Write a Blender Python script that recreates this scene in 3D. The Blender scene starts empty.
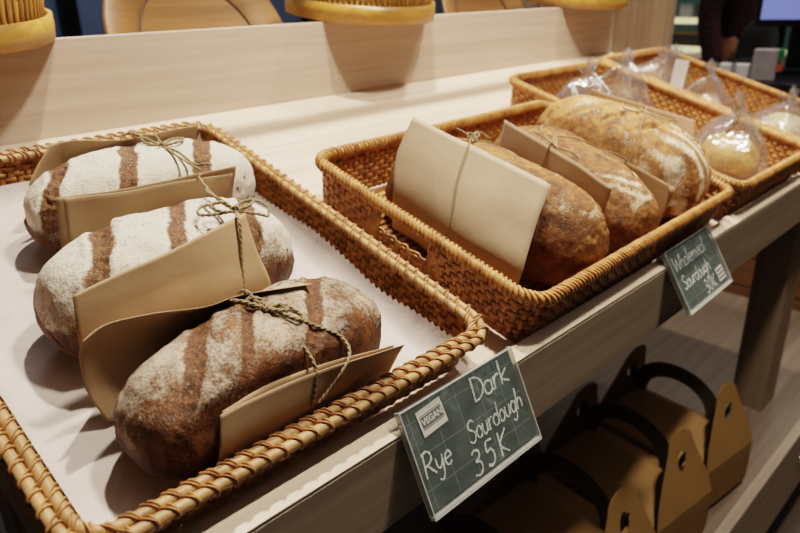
import bpy, bmesh, math, random
from mathutils import Vector, Matrix, noise
random.seed(7)
V = Vector
PI = math.pi
C = bpy.context.scene.collection
TH = math.radians(16.5)
MS = Matrix.Translation((0, 0, 0.85)) @ Matrix.Rotation(TH, 4, 'X')   # the sloping shelf plane: x along it, y up the slope, z off it

# ------------------------------------------------------------------ materials
def srgb(r, g, b):
    f = lambda c: (c / 12.92 if c <= 0.04045 else ((c + 0.055) / 1.055) ** 2.4)
    return (f(r / 255), f(g / 255), f(b / 255), 1)

class NT:
    def __init__(s, name):
        s.m = bpy.data.materials.new(name); s.m.use_nodes = True
        s.t = s.m.node_tree; s.n = s.t.nodes; s.b = s.n['Principled BSDF']; s.out = s.n['Material Output']
    def add(s, typ, **kw):
        x = s.n.new(typ)
        for k, v in kw.items():
            if k.startswith('_'): setattr(x, k[1:], v)
            else: x.inputs[k.replace('__', ' ')].default_value = v
        return x
    def ln(s, a, b): s.t.links.new(a, b)
    def coord(s, scale=(1, 1, 1), kind='Object', rot=(0, 0, 0)):
        c = s.add('ShaderNodeTexCoord'); mp = s.add('ShaderNodeMapping')
        mp.inputs['Scale'].default_value = scale; mp.inputs['Rotation'].default_value = rot
        s.ln(c.outputs[kind], mp.inputs['Vector']); return mp.outputs['Vector']
    def noise(s, vec, scale, detail=4, rough=0.55, dist=0):
        x = s.add('ShaderNodeTexNoise', Scale=scale, Detail=detail, Roughness=rough, Distortion=dist)
        s.ln(vec, x.inputs['Vector']); return x.outputs['Fac']
    def ramp(s, fac, stops, interp='LINEAR'):
        r = s.add('ShaderNodeValToRGB'); cr = r.color_ramp; cr.interpolation = interp
        while len(cr.elements) < len(stops): cr.elements.new(0.5)
        for e, (p, c) in zip(cr.elements, stops): e.position = p; e.color = c if len(c) == 4 else (*c, 1)
        s.ln(fac, r.inputs['Fac']); return r.outputs['Color']
    def mix(s, fac, a, b, mode='MIX'):
        x = s.add('ShaderNodeMix', _data_type='RGBA', _blend_type=mode)
        for sock, v in ((x.inputs[0], fac), (x.inputs[6], a), (x.inputs[7], b)):
            if hasattr(v, 'is_output'): s.ln(v, sock)
            else: sock.default_value = v
        return x.outputs[2]
    def math(s, op, a, b=0.0, clamp=False):
        x = s.add('ShaderNodeMath', _operation=op, _use_clamp=clamp)
        for sock, v in ((x.inputs[0], a), (x.inputs[1], b)):
            if hasattr(v, 'is_output'): s.ln(v, sock)
            else: sock.default_value = v
        return x.outputs[0]
    def attr(s, name):
        x = s.add('ShaderNodeAttribute', _attribute_name=name); return x.outputs['Fac']
    def bump(s, h, strength=0.3, dist=0.002):
        x = s.add('ShaderNodeBump', Strength=strength, Distance=dist)
        s.ln(h, x.inputs['Height']); s.ln(x.outputs['Normal'], s.b.inputs['Normal'])
    def base(s, c):
        if hasattr(c, 'is_output'): s.ln(c, s.b.inputs['Base Color'])
        else: s.b.inputs['Base Color'].default_value = c
    def rough(s, r): s.b.inputs['Roughness'].default_value = r

def m_wood(name, c1, c2, rough=0.5, scale=1.0, axis=0):
    n = NT(name)
    sc = [26 * scale] * 3; sc[axis] = 1.1 * scale
    v = n.coord(tuple(sc))
    a = n.noise(v, 2.2, 6, 0.6, 0.4)
    sc2 = [160 * scale] * 3; sc2[axis] = 3 * scale
    b = n.noise(n.coord(tuple(sc2)), 1.5, 3, 0.6)
    col = n.ramp(a, [(0.32, c2), (0.62, c1)])
    col = n.mix(n.math('MULTIPLY', b, 0.28), col, c2)
    n.base(col); n.rough(rough); n.bump(b, 0.12, 0.0006)
    return n.m

def m_plain(name, col, rough=0.6, metal=0.0, emit=0.0, vary=0.08, scale=30):
    n = NT(name)
    v = n.coord()
    f = n.noise(v, scale, 3)
    d = tuple(c * (1 - vary * 3) for c in col[:3]) + (1,)
    n.base(n.ramp(f, [(0.3, d), (0.7, col)])); n.rough(rough)
    n.b.inputs['Metallic'].default_value = metal
    if emit:
        n.b.inputs['Emission Color'].default_value = col; n.b.inputs['Emission Strength'].default_value = emit
    return n.m

def m_wicker(name, c_light, c_dark):
    n = NT(name)
    v = n.coord()
    a = n.noise(v, 55, 4, 0.6)
    b = n.noise(v, 420, 2, 0.6)
    col = n.ramp(a, [(0.28, c_dark), (0.55, c_light), (0.8, tuple(min(1, c * 1.25) for c in c_light[:3]) + (1,))])
    col = n.mix(n.math('MULTIPLY', b, 0.35), col, c_dark)
    n.base(col); n.rough(0.48); n.bump(b, 0.35, 0.0006)
    return n.m

def m_bread(name, crust_dark, crust_mid, crust_light, flour_col, cut_dark, cut_light, speck=1.0):
    n = NT(name)
    v = n.coord()
    big = n.noise(v, 22, 5, 0.6)
    mid = n.noise(v, 90, 5, 0.65)
    fine = n.noise(v, 420, 4, 0.7)
    crust = n.ramp(n.math('ADD', n.math('MULTIPLY', big, 0.6), n.math('MULTIPLY', mid, 0.4)), [(0.36, crust_dark), (0.5, crust_mid), (0.66, crust_light)])
    crust = n.mix(n.math('MULTIPLY', n.ramp_f(fine, 0.52, 0.7), 0.55), crust, crust_dark)
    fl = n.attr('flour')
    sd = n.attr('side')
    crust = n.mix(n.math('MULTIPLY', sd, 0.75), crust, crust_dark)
    th = n.math('ADD', n.math('MULTIPLY', mid, 0.55), n.math('MULTIPLY', fine, 0.45))
    # flour sits where the mask beats the speckle
    f = n.ramp_f(n.math('SUBTRACT', n.math('SUBTRACT', fl, 0.5), n.math('MULTIPLY', n.math('SUBTRACT', th, 0.5), 2.3)), -0.16 * speck, 0.30)
    f = n.math('MULTIPLY', f, 0.88)
    col = n.mix(f, crust, flour_col)
    ct = n.attr('cut')
    cutc = n.ramp(n.math('ADD', n.math('MULTIPLY', mid, 0.5), n.math('MULTIPLY', fine, 0.5)), [(0.38, cut_dark), (0.6, cut_light)])
    cm = n.ramp_f(n.math('ADD', ct, n.math('ADD', n.math('MULTIPLY', n.math('SUBTRACT', mid, 0.5), 1.2), n.math('MULTIPLY', n.math('SUBTRACT', fine, 0.5), 1.0))), 0.32, 0.62)
    cutc = n.mix(n.math('MULTIPLY', n.ramp_f(fine, 0.6, 0.72), 0.45), cutc, flour_col)
    col = n.mix(cm, col, cutc)
    vor = n.add('ShaderNodeTexVoronoi', Scale=46.0); n.ln(v, vor.inputs['Vector'])
    seed = n.ramp_f(vor.outputs['Distance'], 0.13, 0.09)
    sel = n.ramp_f(n.noise(v, 9, 2), 0.55, 0.6)
    col = n.mix(n.math('MULTIPLY', n.math('MULTIPLY', seed, sel), 0.8), col, (0.03, 0.012, 0.006, 1))
    n.base(col); n.rough(0.6); n.b.inputs['Specular IOR Level'].default_value = 0.35
    hgt = n.math('ADD', n.math('MULTIPLY', mid, 1.0), n.math('MULTIPLY', fine, 0.55))
    n.bump(hgt, 0.8, 0.003)
    return n.m
def _ramp_f(s, fac, a, b):
    x = s.add('ShaderNodeMapRange'); x.clamp = True
    x.inputs['From Min'].default_value = a; x.inputs['From Max'].default_value = b
    s.ln(fac, x.inputs['Value']); return x.outputs['Result']
NT.ramp_f = _ramp_f

def m_kraft(name, c, rough=0.62):
    n = NT(name)
    v = n.coord()
    a = n.noise(n.coord((1, 1, 1)), 14, 3)
    b = n.noise(n.coord((60, 900, 900)), 1, 3)
    col = n.ramp(a, [(0.3, tuple(x * 0.86 for x in c[:3]) + (1,)), (0.7, c)])
    col = n.mix(n.math('MULTIPLY', b, 0.16), col, tuple(x * 0.55 for x in c[:3]) + (1,))
    n.base(col); n.rough(rough); n.bump(n.noise(v, 26, 3), 0.25, 0.004)
    n.b.inputs['Specular IOR Level'].default_value = 0.35
    return n.m

def m_cello(name):
    n = NT(name)
    n.n.remove(n.b)
    tr = n.add('ShaderNodeBsdfTransparent'); tr.inputs['Color'].default_value = (0.95, 0.95, 0.95, 1)
    gl = n.add('ShaderNodeBsdfGlossy'); gl.inputs['Roughness'].default_value = 0.12
    df = n.add('ShaderNodeBsdfDiffuse'); df.inputs['Color'].default_value = (0.8, 0.78, 0.78, 1)
    v = n.coord()
    bp = n.add('ShaderNodeBump', Strength=0.7, Distance=0.006)
    n.ln(n.noise(v, 38, 3, 0.5, 0.6), bp.inputs['Height']); n.ln(bp.outputs['Normal'], gl.inputs['Normal'])
    lw = n.add('ShaderNodeLayerWeight', Blend=0.35); n.ln(bp.outputs['Normal'], lw.inputs['Normal'])
    mx = n.add('ShaderNodeMixShader'); n.ln(n.math('MULTIPLY_ADD', lw.outputs['Facing'], 0.4) if False else n.ramp_f(lw.outputs['Facing'], -0.30, 1.9), mx.inputs[0])
    n.ln(tr.outputs[0], mx.inputs[1]); n.ln(gl.outputs[0], mx.inputs[2])
    m2 = n.add('ShaderNodeMixShader'); m2.inputs[0].default_value = 0.07
    n.ln(mx.outputs[0], m2.inputs[1]); n.ln(df.outputs[0], m2.inputs[2]); n.ln(m2.outputs[0], n.out.inputs['Surface'])
    return n.m

def m_acrylic(name, haze=0.0):
    n = NT(name)
    n.n.remove(n.b)
    tr = n.add('ShaderNodeBsdfTransparent'); tr.inputs['Color'].default_value = (0.96, 0.97, 0.96, 1)
    gl = n.add('ShaderNodeBsdfGlossy'); gl.inputs['Roughness'].default_value = 0.05
    fr = n.add('ShaderNodeLayerWeight', Blend=0.5)
    mx = n.add('ShaderNodeMixShader'); n.ln(n.math('ADD', n.math('MULTIPLY', n.math('POWER', fr.outputs['Facing'], 5.0), 0.8), 0.025), mx.inputs[0])
    n.ln(tr.outputs[0], mx.inputs[1]); n.ln(gl.outputs[0], mx.inputs[2])
    df = n.add('ShaderNodeBsdfDiffuse'); df.inputs['Color'].default_value = (0.75, 0.76, 0.74, 1)
    m2 = n.add('ShaderNodeMixShader'); m2.inputs[0].default_value = 0.06
    v = n.coord(); n.ln(n.math('ADD', n.math('MULTIPLY', n.noise(v, 40, 3), 0.05), haze), m2.inputs[0])
    n.ln(mx.outputs[0], m2.inputs[1]); n.ln(df.outputs[0], m2.inputs[2]); n.ln(m2.outputs[0], n.out.inputs['Surface'])
    return n.m

def m_slate(name):
    n = NT(name)
    v = n.coord()
    a = n.noise(v, 24, 4, 0.65, 0.8)
    b = n.noise(v, 300, 3)
    col = n.ramp(a, [(0.35, srgb(40, 53, 52)), (0.58, srgb(54, 69, 68)), (0.76, srgb(104, 116, 115))])
    # faint printed grid of the board
    sep = n.add('ShaderNodeSeparateXYZ'); n.ln(v, sep.inputs[0])
    g = None
    for ax, off in (('X', 0.012), ('Y', 0.006)):
        q = n.math('FRACT', n.math('DIVIDE', n.math('ADD', sep.outputs[ax], off + 5), 0.031))
        l = n.math('LESS_THAN', q, 0.03)
        g = l if g is None else n.math('MAXIMUM', g, l)
    col = n.mix(n.math('MULTIPLY', n.math('MULTIPLY', g, b), 0.55), col, srgb(150, 162, 158))
    n.base(col); n.rough(0.65)
    return n.m

def m_chalk(name):
    n = NT(name)
    v = n.coord()
    f = n.noise(v, 900, 3, 0.7)
    n.base(n.ramp(f, [(0.36, srgb(110, 122, 120)), (0.52, srgb(226, 230, 226))])); n.rough(0.9)
    return n.m

def m_tile(name):
    n = NT(name)
    v = n.coord()
    br = n.add('ShaderNodeTexBrick', Scale=1.0)
    br.inputs['Color1'].default_value = srgb(96, 84, 74); br.inputs['Color2'].default_value = srgb(84, 73, 64)
    br.inputs['Mortar'].default_value = srgb(45, 40, 36); br.inputs['Mortar Size'].default_value = 0.006
    br.offset = 0; br.inputs['Brick Width'].default_value = 0.6; br.inputs['Row Height'].default_value = 0.6
    n.ln(v, br.inputs['Vector'])
    n.base(n.mix(n.math('MULTIPLY', n.noise(v, 8, 4), 0.4), br.outputs['Color'], srgb(60, 52, 46))); n.rough(0.45)
    return n.m

M = {}
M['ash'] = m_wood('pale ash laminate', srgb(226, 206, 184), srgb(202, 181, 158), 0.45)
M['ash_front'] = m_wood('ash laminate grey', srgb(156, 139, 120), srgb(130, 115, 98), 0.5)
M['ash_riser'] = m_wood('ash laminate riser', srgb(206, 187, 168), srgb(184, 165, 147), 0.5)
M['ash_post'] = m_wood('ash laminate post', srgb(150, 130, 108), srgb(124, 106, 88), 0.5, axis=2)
M['plank'] = m_wood('brown planks', srgb(128, 88, 58), srgb(92, 60, 38), 0.55, axis=1)
M['cane'] = m_wicker('pale cane', srgb(186, 146, 98), srgb(138, 98, 56))
M['cane_wrap'] = m_wicker('cane binding', srgb(182, 130, 76), srgb(128, 82, 42))
M['weave'] = m_wicker('cane weave', srgb(198, 152, 94), srgb(138, 92, 48))
M['cane2'] = m_wicker('tan cane', srgb(192, 142, 84), srgb(138, 90, 46))
M['cane2_wrap'] = m_wicker('tan cane binding', srgb(200, 146, 84), srgb(130, 82, 40))
M['weave2'] = m_wicker('tan cane weave', srgb(184, 130, 74), srgb(120, 74, 36))
M['bamboo'] = m_wood('bamboo hoop', srgb(202, 158, 84), srgb(172, 122, 56), 0.35, 0.8)
M['bamboo_slat'] = m_wood('bamboo slats', srgb(196, 150, 78), srgb(140, 96, 44), 0.45, 0.8, axis=2)
M['dish'] = m_wood('honey wood', srgb(140, 102, 62), srgb(104, 72, 42), 0.45, 0.5)
M['rye_a'] = m_bread('rye crust floured heavy', srgb(66, 38, 20), srgb(108, 68, 38), srgb(142, 98, 60), srgb(230, 220, 202), srgb(66, 39, 21), srgb(134, 92, 56), 1.0)
M['rye_b'] = m_bread('rye crust floured thin', srgb(54, 30, 14), srgb(92, 56, 28), srgb(130, 84, 46), srgb(196, 178, 156), srgb(52, 29, 14), srgb(126, 82, 46), 1.0)
M['gold'] = m_bread('golden crust', srgb(78, 44, 20), srgb(134, 88, 44), srgb(174, 124, 70), srgb(226, 206, 172), srgb(90, 50, 20), srgb(176, 120, 62), 0.8)
M['tan'] = m_bread('tan crust', srgb(96, 58, 28), srgb(176, 122, 68), srgb(208, 160, 100), srgb(234, 218, 190), srgb(120, 72, 32), srgb(220, 172, 104), 0.8)
M['corn'] = m_bread('yellow crust', srgb(170, 120, 48), srgb(206, 162, 82), srgb(222, 184, 106), srgb(232, 208, 150), srgb(150, 92, 44), srgb(226, 180, 118), 0.7)
M['cream'] = m_bread('cream crust', srgb(200, 178, 132), srgb(222, 204, 160), srgb(230, 216, 182), srgb(236, 228, 205), srgb(150, 92, 44), srgb(226, 180, 118), 0.7)
M['kraft'] = m_kraft('kraft paper', srgb(180, 150, 116))
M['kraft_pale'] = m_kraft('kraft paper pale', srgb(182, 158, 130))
M['kraft_box'] = m_kraft('kraft board', srgb(160, 124, 76))
M['board_shaded'] = m_kraft('kraft board shaded', srgb(92, 84, 72))  # kraft of the box handles, darkened to put their shade into the colour
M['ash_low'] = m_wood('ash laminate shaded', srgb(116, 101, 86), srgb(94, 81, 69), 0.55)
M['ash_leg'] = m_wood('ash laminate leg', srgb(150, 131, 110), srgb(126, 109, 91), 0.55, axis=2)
M['hole'] = m_plain('dark disc behind hole', srgb(60, 44, 28), 0.8)
M['kraft_shaded'] = m_kraft('kraft paper shaded', srgb(146, 110, 74))  # darker kraft for flaps turned from the light, shade in the colour
M['twine'] = m_kraft('jute twine', srgb(160, 140, 108), 0.9)
M['cello'] = m_cello('clear cellophane')
M['acrylic'] = m_acrylic('clear acrylic')
M['frost'] = m_acrylic('acrylic cut edge', 0.38)
M['slate'] = m_slate('green grey chalkboard')
M['chalk'] = m_chalk('chalk')
M['white'] = m_plain('white sticker paper', srgb(226, 222, 216), 0.6, vary=0.03)
M['grey_print'] = m_plain('grey print', srgb(96, 96, 96), 0.7, vary=0.03)
M['teal_print'] = m_plain('teal print', srgb(60, 110, 104), 0.7, vary=0.03)
M['black'] = m_plain('black plastic', (0.012, 0.012, 0.014, 1), 0.35)
M['blackmetal'] = m_plain('black metal', (0.02, 0.02, 0.022, 1), 0.28, 0.8)
M['steel'] = m_plain('screw steel', (0.75, 0.74, 0.72, 1), 0.25, 1.0)
M['blue_wall'] = m_plain('blue grey wall', srgb(92, 104, 128), 0.7, vary=0.05, scale=4)
M['dark_wall'] = m_plain('dark wall', srgb(40, 36, 36), 0.7, vary=0.05, scale=4)
M['ceil'] = m_plain('ceiling paint', srgb(120, 112, 104), 0.9, vary=0.03, scale=4)
M['floor'] = m_tile('floor tiles')
M['screen'] = m_plain('lit screen', srgb(116, 126, 196), 0.3, emit=0.55, vary=0.04, scale=3)
M['teal_in'] = m_plain('teal case lining', srgb(86, 112, 104), 0.4, emit=0.12, vary=0.2, scale=7)
M['strip'] = m_plain('case light strip', srgb(230, 212, 160), 0.4, emit=0.9)
M['glass'] = M['acrylic']
M['counter_top'] = m_plain('dark counter top', srgb(34, 32, 34), 0.3)
M['box_grey'] = m_plain('grey carton', srgb(160, 150, 150), 0.7)
M['napkin'] = m_plain('paper napkin', srgb(222, 206, 180), 0.8)
M['green'] = m_plain('green label', srgb(30, 130, 70), 0.6)
M['orange'] = m_plain('orange label', srgb(206, 96, 40), 0.6)
M['choc'] = m_plain('chocolate crust', srgb(70, 40, 24), 0.6)
M['yellow'] = m_plain('yellow pack', srgb(220, 180, 60), 0.6)
M['skin'] = m_plain('skin', srgb(190, 138, 108), 0.5, vary=0.03)
M['hair'] = m_plain('black hair', (0.012, 0.01, 0.009, 1), 0.45)
M['trousers'] = m_plain('black cloth', (0.01, 0.01, 0.012, 1), 0.85)
def m_plaid():
    n = NT('red and black check cloth')
    v = n.coord((1, 1, 1))
    ch = n.add('ShaderNodeTexChecker', Scale=60.0); ch.inputs['Color1'].default_value = srgb(74, 18, 16); ch.inputs['Color2'].default_value = srgb(14, 7, 9)
    n.ln(v, ch.inputs['Vector']); n.base(ch.outputs['Color']); n.rough(0.85); return n.m
M['plaid'] = m_plaid()
def m_paper():
    n = NT('white parchment')
    v = n.coord()
    f = n.noise(v, 18, 4)
    n.base(n.ramp(f, [(0.3, srgb(186, 174, 168)), (0.7, srgb(206, 196, 190))])); n.rough(0.75)
    n.bump(n.noise(v, 14, 4, 0.6, 1.0), 0.5, 0.006)
    n.b.inputs['Transmission Weight'].default_value = 0.0
    return n.m
M['parchment'] = m_paper()

# ------------------------------------------------------------------ object helpers
def link_mesh(name, bm, mat, parent=None, smooth=True, matrix=None):
    me = bpy.data.meshes.new(name)
    bm.normal_update(); bm.to_mesh(me); bm.free()
    if smooth:
        for p in me.polygons: p.use_smooth = True
    me.materials.append(M[mat] if isinstance(mat, str) else mat)
    o = bpy.data.objects.new(name, me); C.objects.link(o)
    if parent is not None: o.parent = parent
    if matrix is not None:
        if parent is None: o.matrix_world = matrix
        else: o.matrix_local = matrix
    return o
def tag(o, label, cat, group=None, kind=None):
    if label: o['label'] = label
    if cat: o['category'] = cat
    if group: o['group'] = group
    if kind: o['kind'] = kind
    return o
def empty(name, label, cat, matrix, group=None):
    o = bpy.data.objects.new(name, None); C.objects.link(o); o.matrix_world = matrix; o.empty_display_size = 0.05
    return tag(o, label, cat, group)
def sm(x, y, z=0, rz=0):            # matrix of a thing standing on the sloping shelf
    return MS @ Matrix.Translation((x, y, z)) @ Matrix.Rotation(rz, 4, 'Z')
def wm(x, y, z=0, rz=0): return Matrix.Translation((x, y, z)) @ Matrix.Rotation(rz, 4, 'Z')
def copy_tree(o, parent=None):
    c = o.copy(); C.objects.link(c)
    if parent is not None: c.parent = parent
    for ch in list(o.children): copy_tree(ch, c)
    return c

def box(bm, x0, x1, y0, y1, z0, z1, bev=0.0, mtx=None):
    r = bmesh.ops.create_cube(bm, size=1)
    vs = r['verts']
    for v in vs:
        v.co = V(((x0 + x1) / 2 + v.co.x * (x1 - x0), (y0 + y1) / 2 + v.co.y * (y1 - y0), (z0 + z1) / 2 + v.co.z * (z1 - z0)))
    if bev:
        es = list({e for v in vs for e in v.link_edges})
        r2 = bmesh.ops.bevel(bm, geom=es, offset=bev, segments=2, affect='EDGES', profile=0.6)
        vs = list({v for f in r2['faces'] for v in f.verts} | {v for v in vs if v.is_valid})
    if mtx is not None:
        for v in vs: v.co = mtx @ v.co
    return vs
def catmull(pts, n=8, closed=False):
    P = [V(p) for p in pts]; out = []
    L = len(P)
    rng = range(L) if closed else range(L - 1)
    for i in rng:
        p0 = P[(i - 1) % L] if closed or i > 0 else P[0] * 2 - P[1]
        p1 = P[i]; p2 = P[(i + 1) % L]
        p3 = P[(i + 2) % L] if closed or i + 2 < L else p2 * 2 - p1
        for k in range(n):
            t = k / n; a = t * t; b = a * t
            out.append(0.5 * ((2 * p1) + (p2 - p0) * t + (2 * p0 - 5 * p1 + 4 * p2 - p3) * a + (3 * p1 - p0 - 3 * p2 + p3) * b))
    if not closed: out.append(P[-1].copy())
    return out
def tube(bm, pts, r, seg=6, closed=False, ry=None, up=V((0, 0, 1)), cap=True):
    """tube along pts; r a number or list; ry: second radius (along up) for flat strips"""
    n = len(pts); rings = []
    for i, p in enumerate(pts):
        a = pts[(i - 1) % n] if closed or i > 0 else p
        b = pts[(i + 1) % n] if closed or i < n - 1 else p
        t = (b - a)
        if t.length < 1e-9: t = V((1, 0, 0))
        t.normalize()
        s = t.cross(up)
        if s.length < 1e-3: s = t.cross(V((0.3, 1, 0.1)))
        s.normalize(); u = s.cross(t)
        ra = r[i] if isinstance(r, (list, tuple)) else r
        rb = ra if ry is None else ry
        rings.append([bm.verts.new(p + s * (ra * math.cos(2 * PI * k / seg)) + u * (rb * math.sin(2 * PI * k / seg))) for k in range(seg)])
    m = n if closed else n - 1
    for i in range(m):
        A, B = rings[i], rings[(i + 1) % n]
        for k in range(seg):
            bm.faces.new((A[k], A[(k + 1) % seg], B[(k + 1) % seg], B[k]))
    if not closed and cap:
        bm.faces.new(rings[0][::-1]); bm.faces.new(rings[-1])
def lathe(bm, prof, seg=32, mtx=None, flip=False):
    rings = []
    for r, z in prof:
        rings.append([bm.verts.new(V((max(r, 1e-5) * math.cos(2 * PI * k / seg), max(r, 1e-5) * math.sin(2 * PI * k / seg), z))) for k in range(seg)])
    if mtx is not None:
        for rg in rings:
            for v in rg: v.co = mtx @ v.co
    for A, B in zip(rings, rings[1:]):
        for k in range(seg): bm.faces.new((A[k], A[(k + 1) % seg], B[(k + 1) % seg], B[k]))
def sheet(bm, rows, nu=14, nv=10, wob=0.0, seed=0):
    """smooth paper sheet through a grid of points; rows = list of lists of points"""
    R = [catmull(r, nu) for r in rows]
    cols = list(zip(*R))
    G = [catmull(c, nv) for c in cols]           # per column
    vs = []
    for i, c in enumerate(G):
        vs.append([])
        for j, p in enumerate(c):
            if wob:
                q = p * 22 + V((seed, seed * 2, 0))
                p = p + V(noise.noise_vector(q)) * wob
            vs[-1].append(bm.verts.new(p))
    for a, b in zip(vs, vs[1:]):
        for j in range(len(a) - 1): bm.faces.new((a[j], a[j + 1], b[j + 1], b[j]))
def solid(o, t, off=0):
    m = o.modifiers.new('thickness', 'SOLIDIFY'); m.thickness = t; m.offset = off; return o
def rrect(x0, x1, y0, y1, r, step):
    """closed rounded rectangle as (point, outward normal), evenly spaced"""
    P = []
    for cx, cy, a0 in ((x1 - r, y0 + r, -PI / 2), (x1 - r, y1 - r, 0), (x0 + r, y1 - r, PI / 2), (x0 + r, y0 + r, PI)):
        for k in range(9):
            a = a0 + PI / 2 * k / 8; P.append(V((cx + r * math.cos(a), cy + r * math.sin(a), 0)))
    d = [0]
    for i in range(len(P)): d.append(d[-1] + (P[(i + 1) % len(P)] - P[i]).length)
    N = int(round(d[-1] / step)); N += N % 2
    out = []; i = 0
    for k in range(N):
        s = d[-1] * k / N
        while d[i + 1] < s: i += 1
        a, b = P[i], P[(i + 1) % len(P)]
        f = (s - d[i]) / max(1e-9, d[i + 1] - d[i]); p = a.lerp(b, f); t = (b - a).normalized()
        out.append((p, V((t.y, -t.x, 0)), t))
    return out

# ------------------------------------------------------------------ the room
def struct(name, bm, mat, **kw):
    o = link_mesh(name, bm, mat, smooth=False); o['kind'] = 'structure'; return o
X0, X1, Y0, Y1, HC = -1.6, 6.4, -1.8, 3.2, 3.0
for name, b, mat in (('floor', (X0, X1, Y0, Y1, -0.1, 0), 'floor'), ('ceiling', (X0, X1, Y0, Y1, HC, HC + 0.1), 'ceil'),
                     ('wall_back', (X0, X1, Y1, Y1 + 0.1, 0, HC), 'blue_wall'), ('wall_right', (X1, X1 + 0.1, Y0, Y1, 0, HC), 'dark_wall'),
                     ('wall_left', (X0 - 0.1, X0, Y0, Y1, 0, HC), 'dark_wall'), ('wall_front', (X0, X1, Y0 - 0.1, Y0, 0, HC), 'dark_wall')):
    bm = bmesh.new(); box(bm, *b); struct(name, bm, mat)
bm = bmesh.new()
for xa, xb in ((0.55, 0.62), (1.26, 1.33), (2.6, 2.66)): box(bm, xa, xb, Y1 - 0.05, Y1 - 0.003, 0.9, 2.4)
box(bm, 0.62, 1.26, Y1 - 0.05, Y1 - 0.003, 0.9, 0.97); box(bm, 0.62, 1.26, Y1 - 0.05, Y1 - 0.003, 2.33, 2.4)
struct('window_1', bm, 'blackmetal')

# ------------------------------------------------------------------ the display stand
stand = empty('display_stand', 'pale wood bakery display stand with sloping shelf, riser board and lower shelf', 'display stand', Matrix())
SX0, SX1, YF, YB = 0.086, 2.6, 0.241, 0.893
def ypt(y, n): p = MS @ V((0, y, n)); return p
def part(name, bm, mat, label=None, smooth=False, bev=0):
    o = link_mesh(name, bm, mat, stand, smooth=smooth)
    if label: o['label'] = label
    return o
SXR = 1.86
bm = bmesh.new(); box(bm, SX0, SXR, YF + 0.004, YB - 0.001, -0.022, 0, mtx=MS); part('shelf_board', bm, 'ash')
# front board: upright, its top a raised lip that hides the foot of the baskets
YL, NL, TLIP = 0.2314, 0.018, 0.0180
f = MS @ V((0, YL, NL)); fb = MS @ V((0, YL + TLIP, NL)); fi = MS @ V((0, YL + TLIP, -0.02))
def prism(bm, sec, x0, x1):
    a = [bm.verts.new((x0, y, z)) for y, z in sec]; b = [bm.verts.new((x1, y, z)) for y, z in sec]
    n = len(sec)
    for i in range(n): bm.faces.new((a[i], a[(i + 1) % n], b[(i + 1) % n], b[i]))
    bm.faces.new(a[::-1]); bm.faces.new(b)
bm = bmesh.new()
prism(bm, [(f.y, f.z - 0.0042), (f.y, f.z - 0.087), (f.y + 0.018, f.z - 0.087), (fi.y, fi.z), (fb.y - 0.0005, fb.z - 0.0042)], SX0, 2.35)
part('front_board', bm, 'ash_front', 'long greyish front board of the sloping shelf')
bm = bmesh.new(); box(bm, SX0, 2.35, YL, YL + TLIP, NL - 0.004, NL, 0.0006, mtx=MS); part('front_lip', bm, 'ash', 'pale top edge of the front board')
b0 = MS @ V((0, YB, 0))
bm = bmesh.new(); box(bm, SX0 - 0.3, SXR - 0.02, b0.y, b0.y + 0.018, 0.96, 1.229, 0.0015); part('riser_board', bm, 'ash_riser', 'upright riser board behind the baskets')
bm = bmesh.new(); box(bm, SX0 - 0.3, SXR - 0.02, b0.y + 0.019, 1.30, 0.96, 0.98); box(bm, SX0 - 0.3, SXR - 0.02, 1.28, 1.30, 0.98, 1.10); part('upper_trough', bm, 'ash_riser')
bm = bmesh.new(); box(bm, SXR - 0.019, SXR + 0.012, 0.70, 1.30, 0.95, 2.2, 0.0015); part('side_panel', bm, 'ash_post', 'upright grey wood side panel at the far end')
for y, xs in ((0.29, (0.2, 1.68)), (0.80, (0.2, 1.68))):
    for x in xs:
        bm = bmesh.new()
        zt = (MS @ V((0, y / math.cos(TH), 0))).z - 0.05
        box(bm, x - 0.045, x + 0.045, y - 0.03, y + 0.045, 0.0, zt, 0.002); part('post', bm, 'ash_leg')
LZ = 0.30
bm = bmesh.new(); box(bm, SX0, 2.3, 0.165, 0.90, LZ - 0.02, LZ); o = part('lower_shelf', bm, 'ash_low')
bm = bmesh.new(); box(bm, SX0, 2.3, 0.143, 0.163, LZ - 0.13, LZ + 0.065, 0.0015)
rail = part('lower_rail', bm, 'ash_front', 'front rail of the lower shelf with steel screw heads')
for x in (1.02, 1.09, 1.55):
    bm = bmesh.new(); lathe(bm, [(0, 0.006), (0.008, 0.006), (0.0105, 0.003), (0.0105, 0)], 20, Matrix.Translation((x, 0.143, LZ - 0.03)) @ Matrix.Rotation(PI / 2, 4, 'X'))
    s = link_mesh('screw', bm, 'steel', rail); s['label'] = 'round steel screw head'
bm = bmesh.new(); box(bm, SX0 - 0.3, SXR - 0.02, 0.700, 0.728, 1.55, 1.562); box(bm, SX0 - 0.3, SX0 - 0.27, 0.700, 1.30, 0.98, 1.562); part('shadow_slat', bm, 'ash_riser')  # unseen slat, placed to throw the shadow band across the shelf
# black metal post at the left end
bm = bmesh.new(); box(bm, 0.02, 0.072, 0.22, 0.90, -0.05, -0.012, 0.004, mtx=MS); box(bm, 0.046, 0.055, 0.22, 0.90, -0.0125, -0.006, 0.002, mtx=MS)
o = link_mesh('metal_rail', bm, 'blackmetal', stand, smooth=False); o['label'] = 'black metal end rail at the left end of the shelf'

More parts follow.
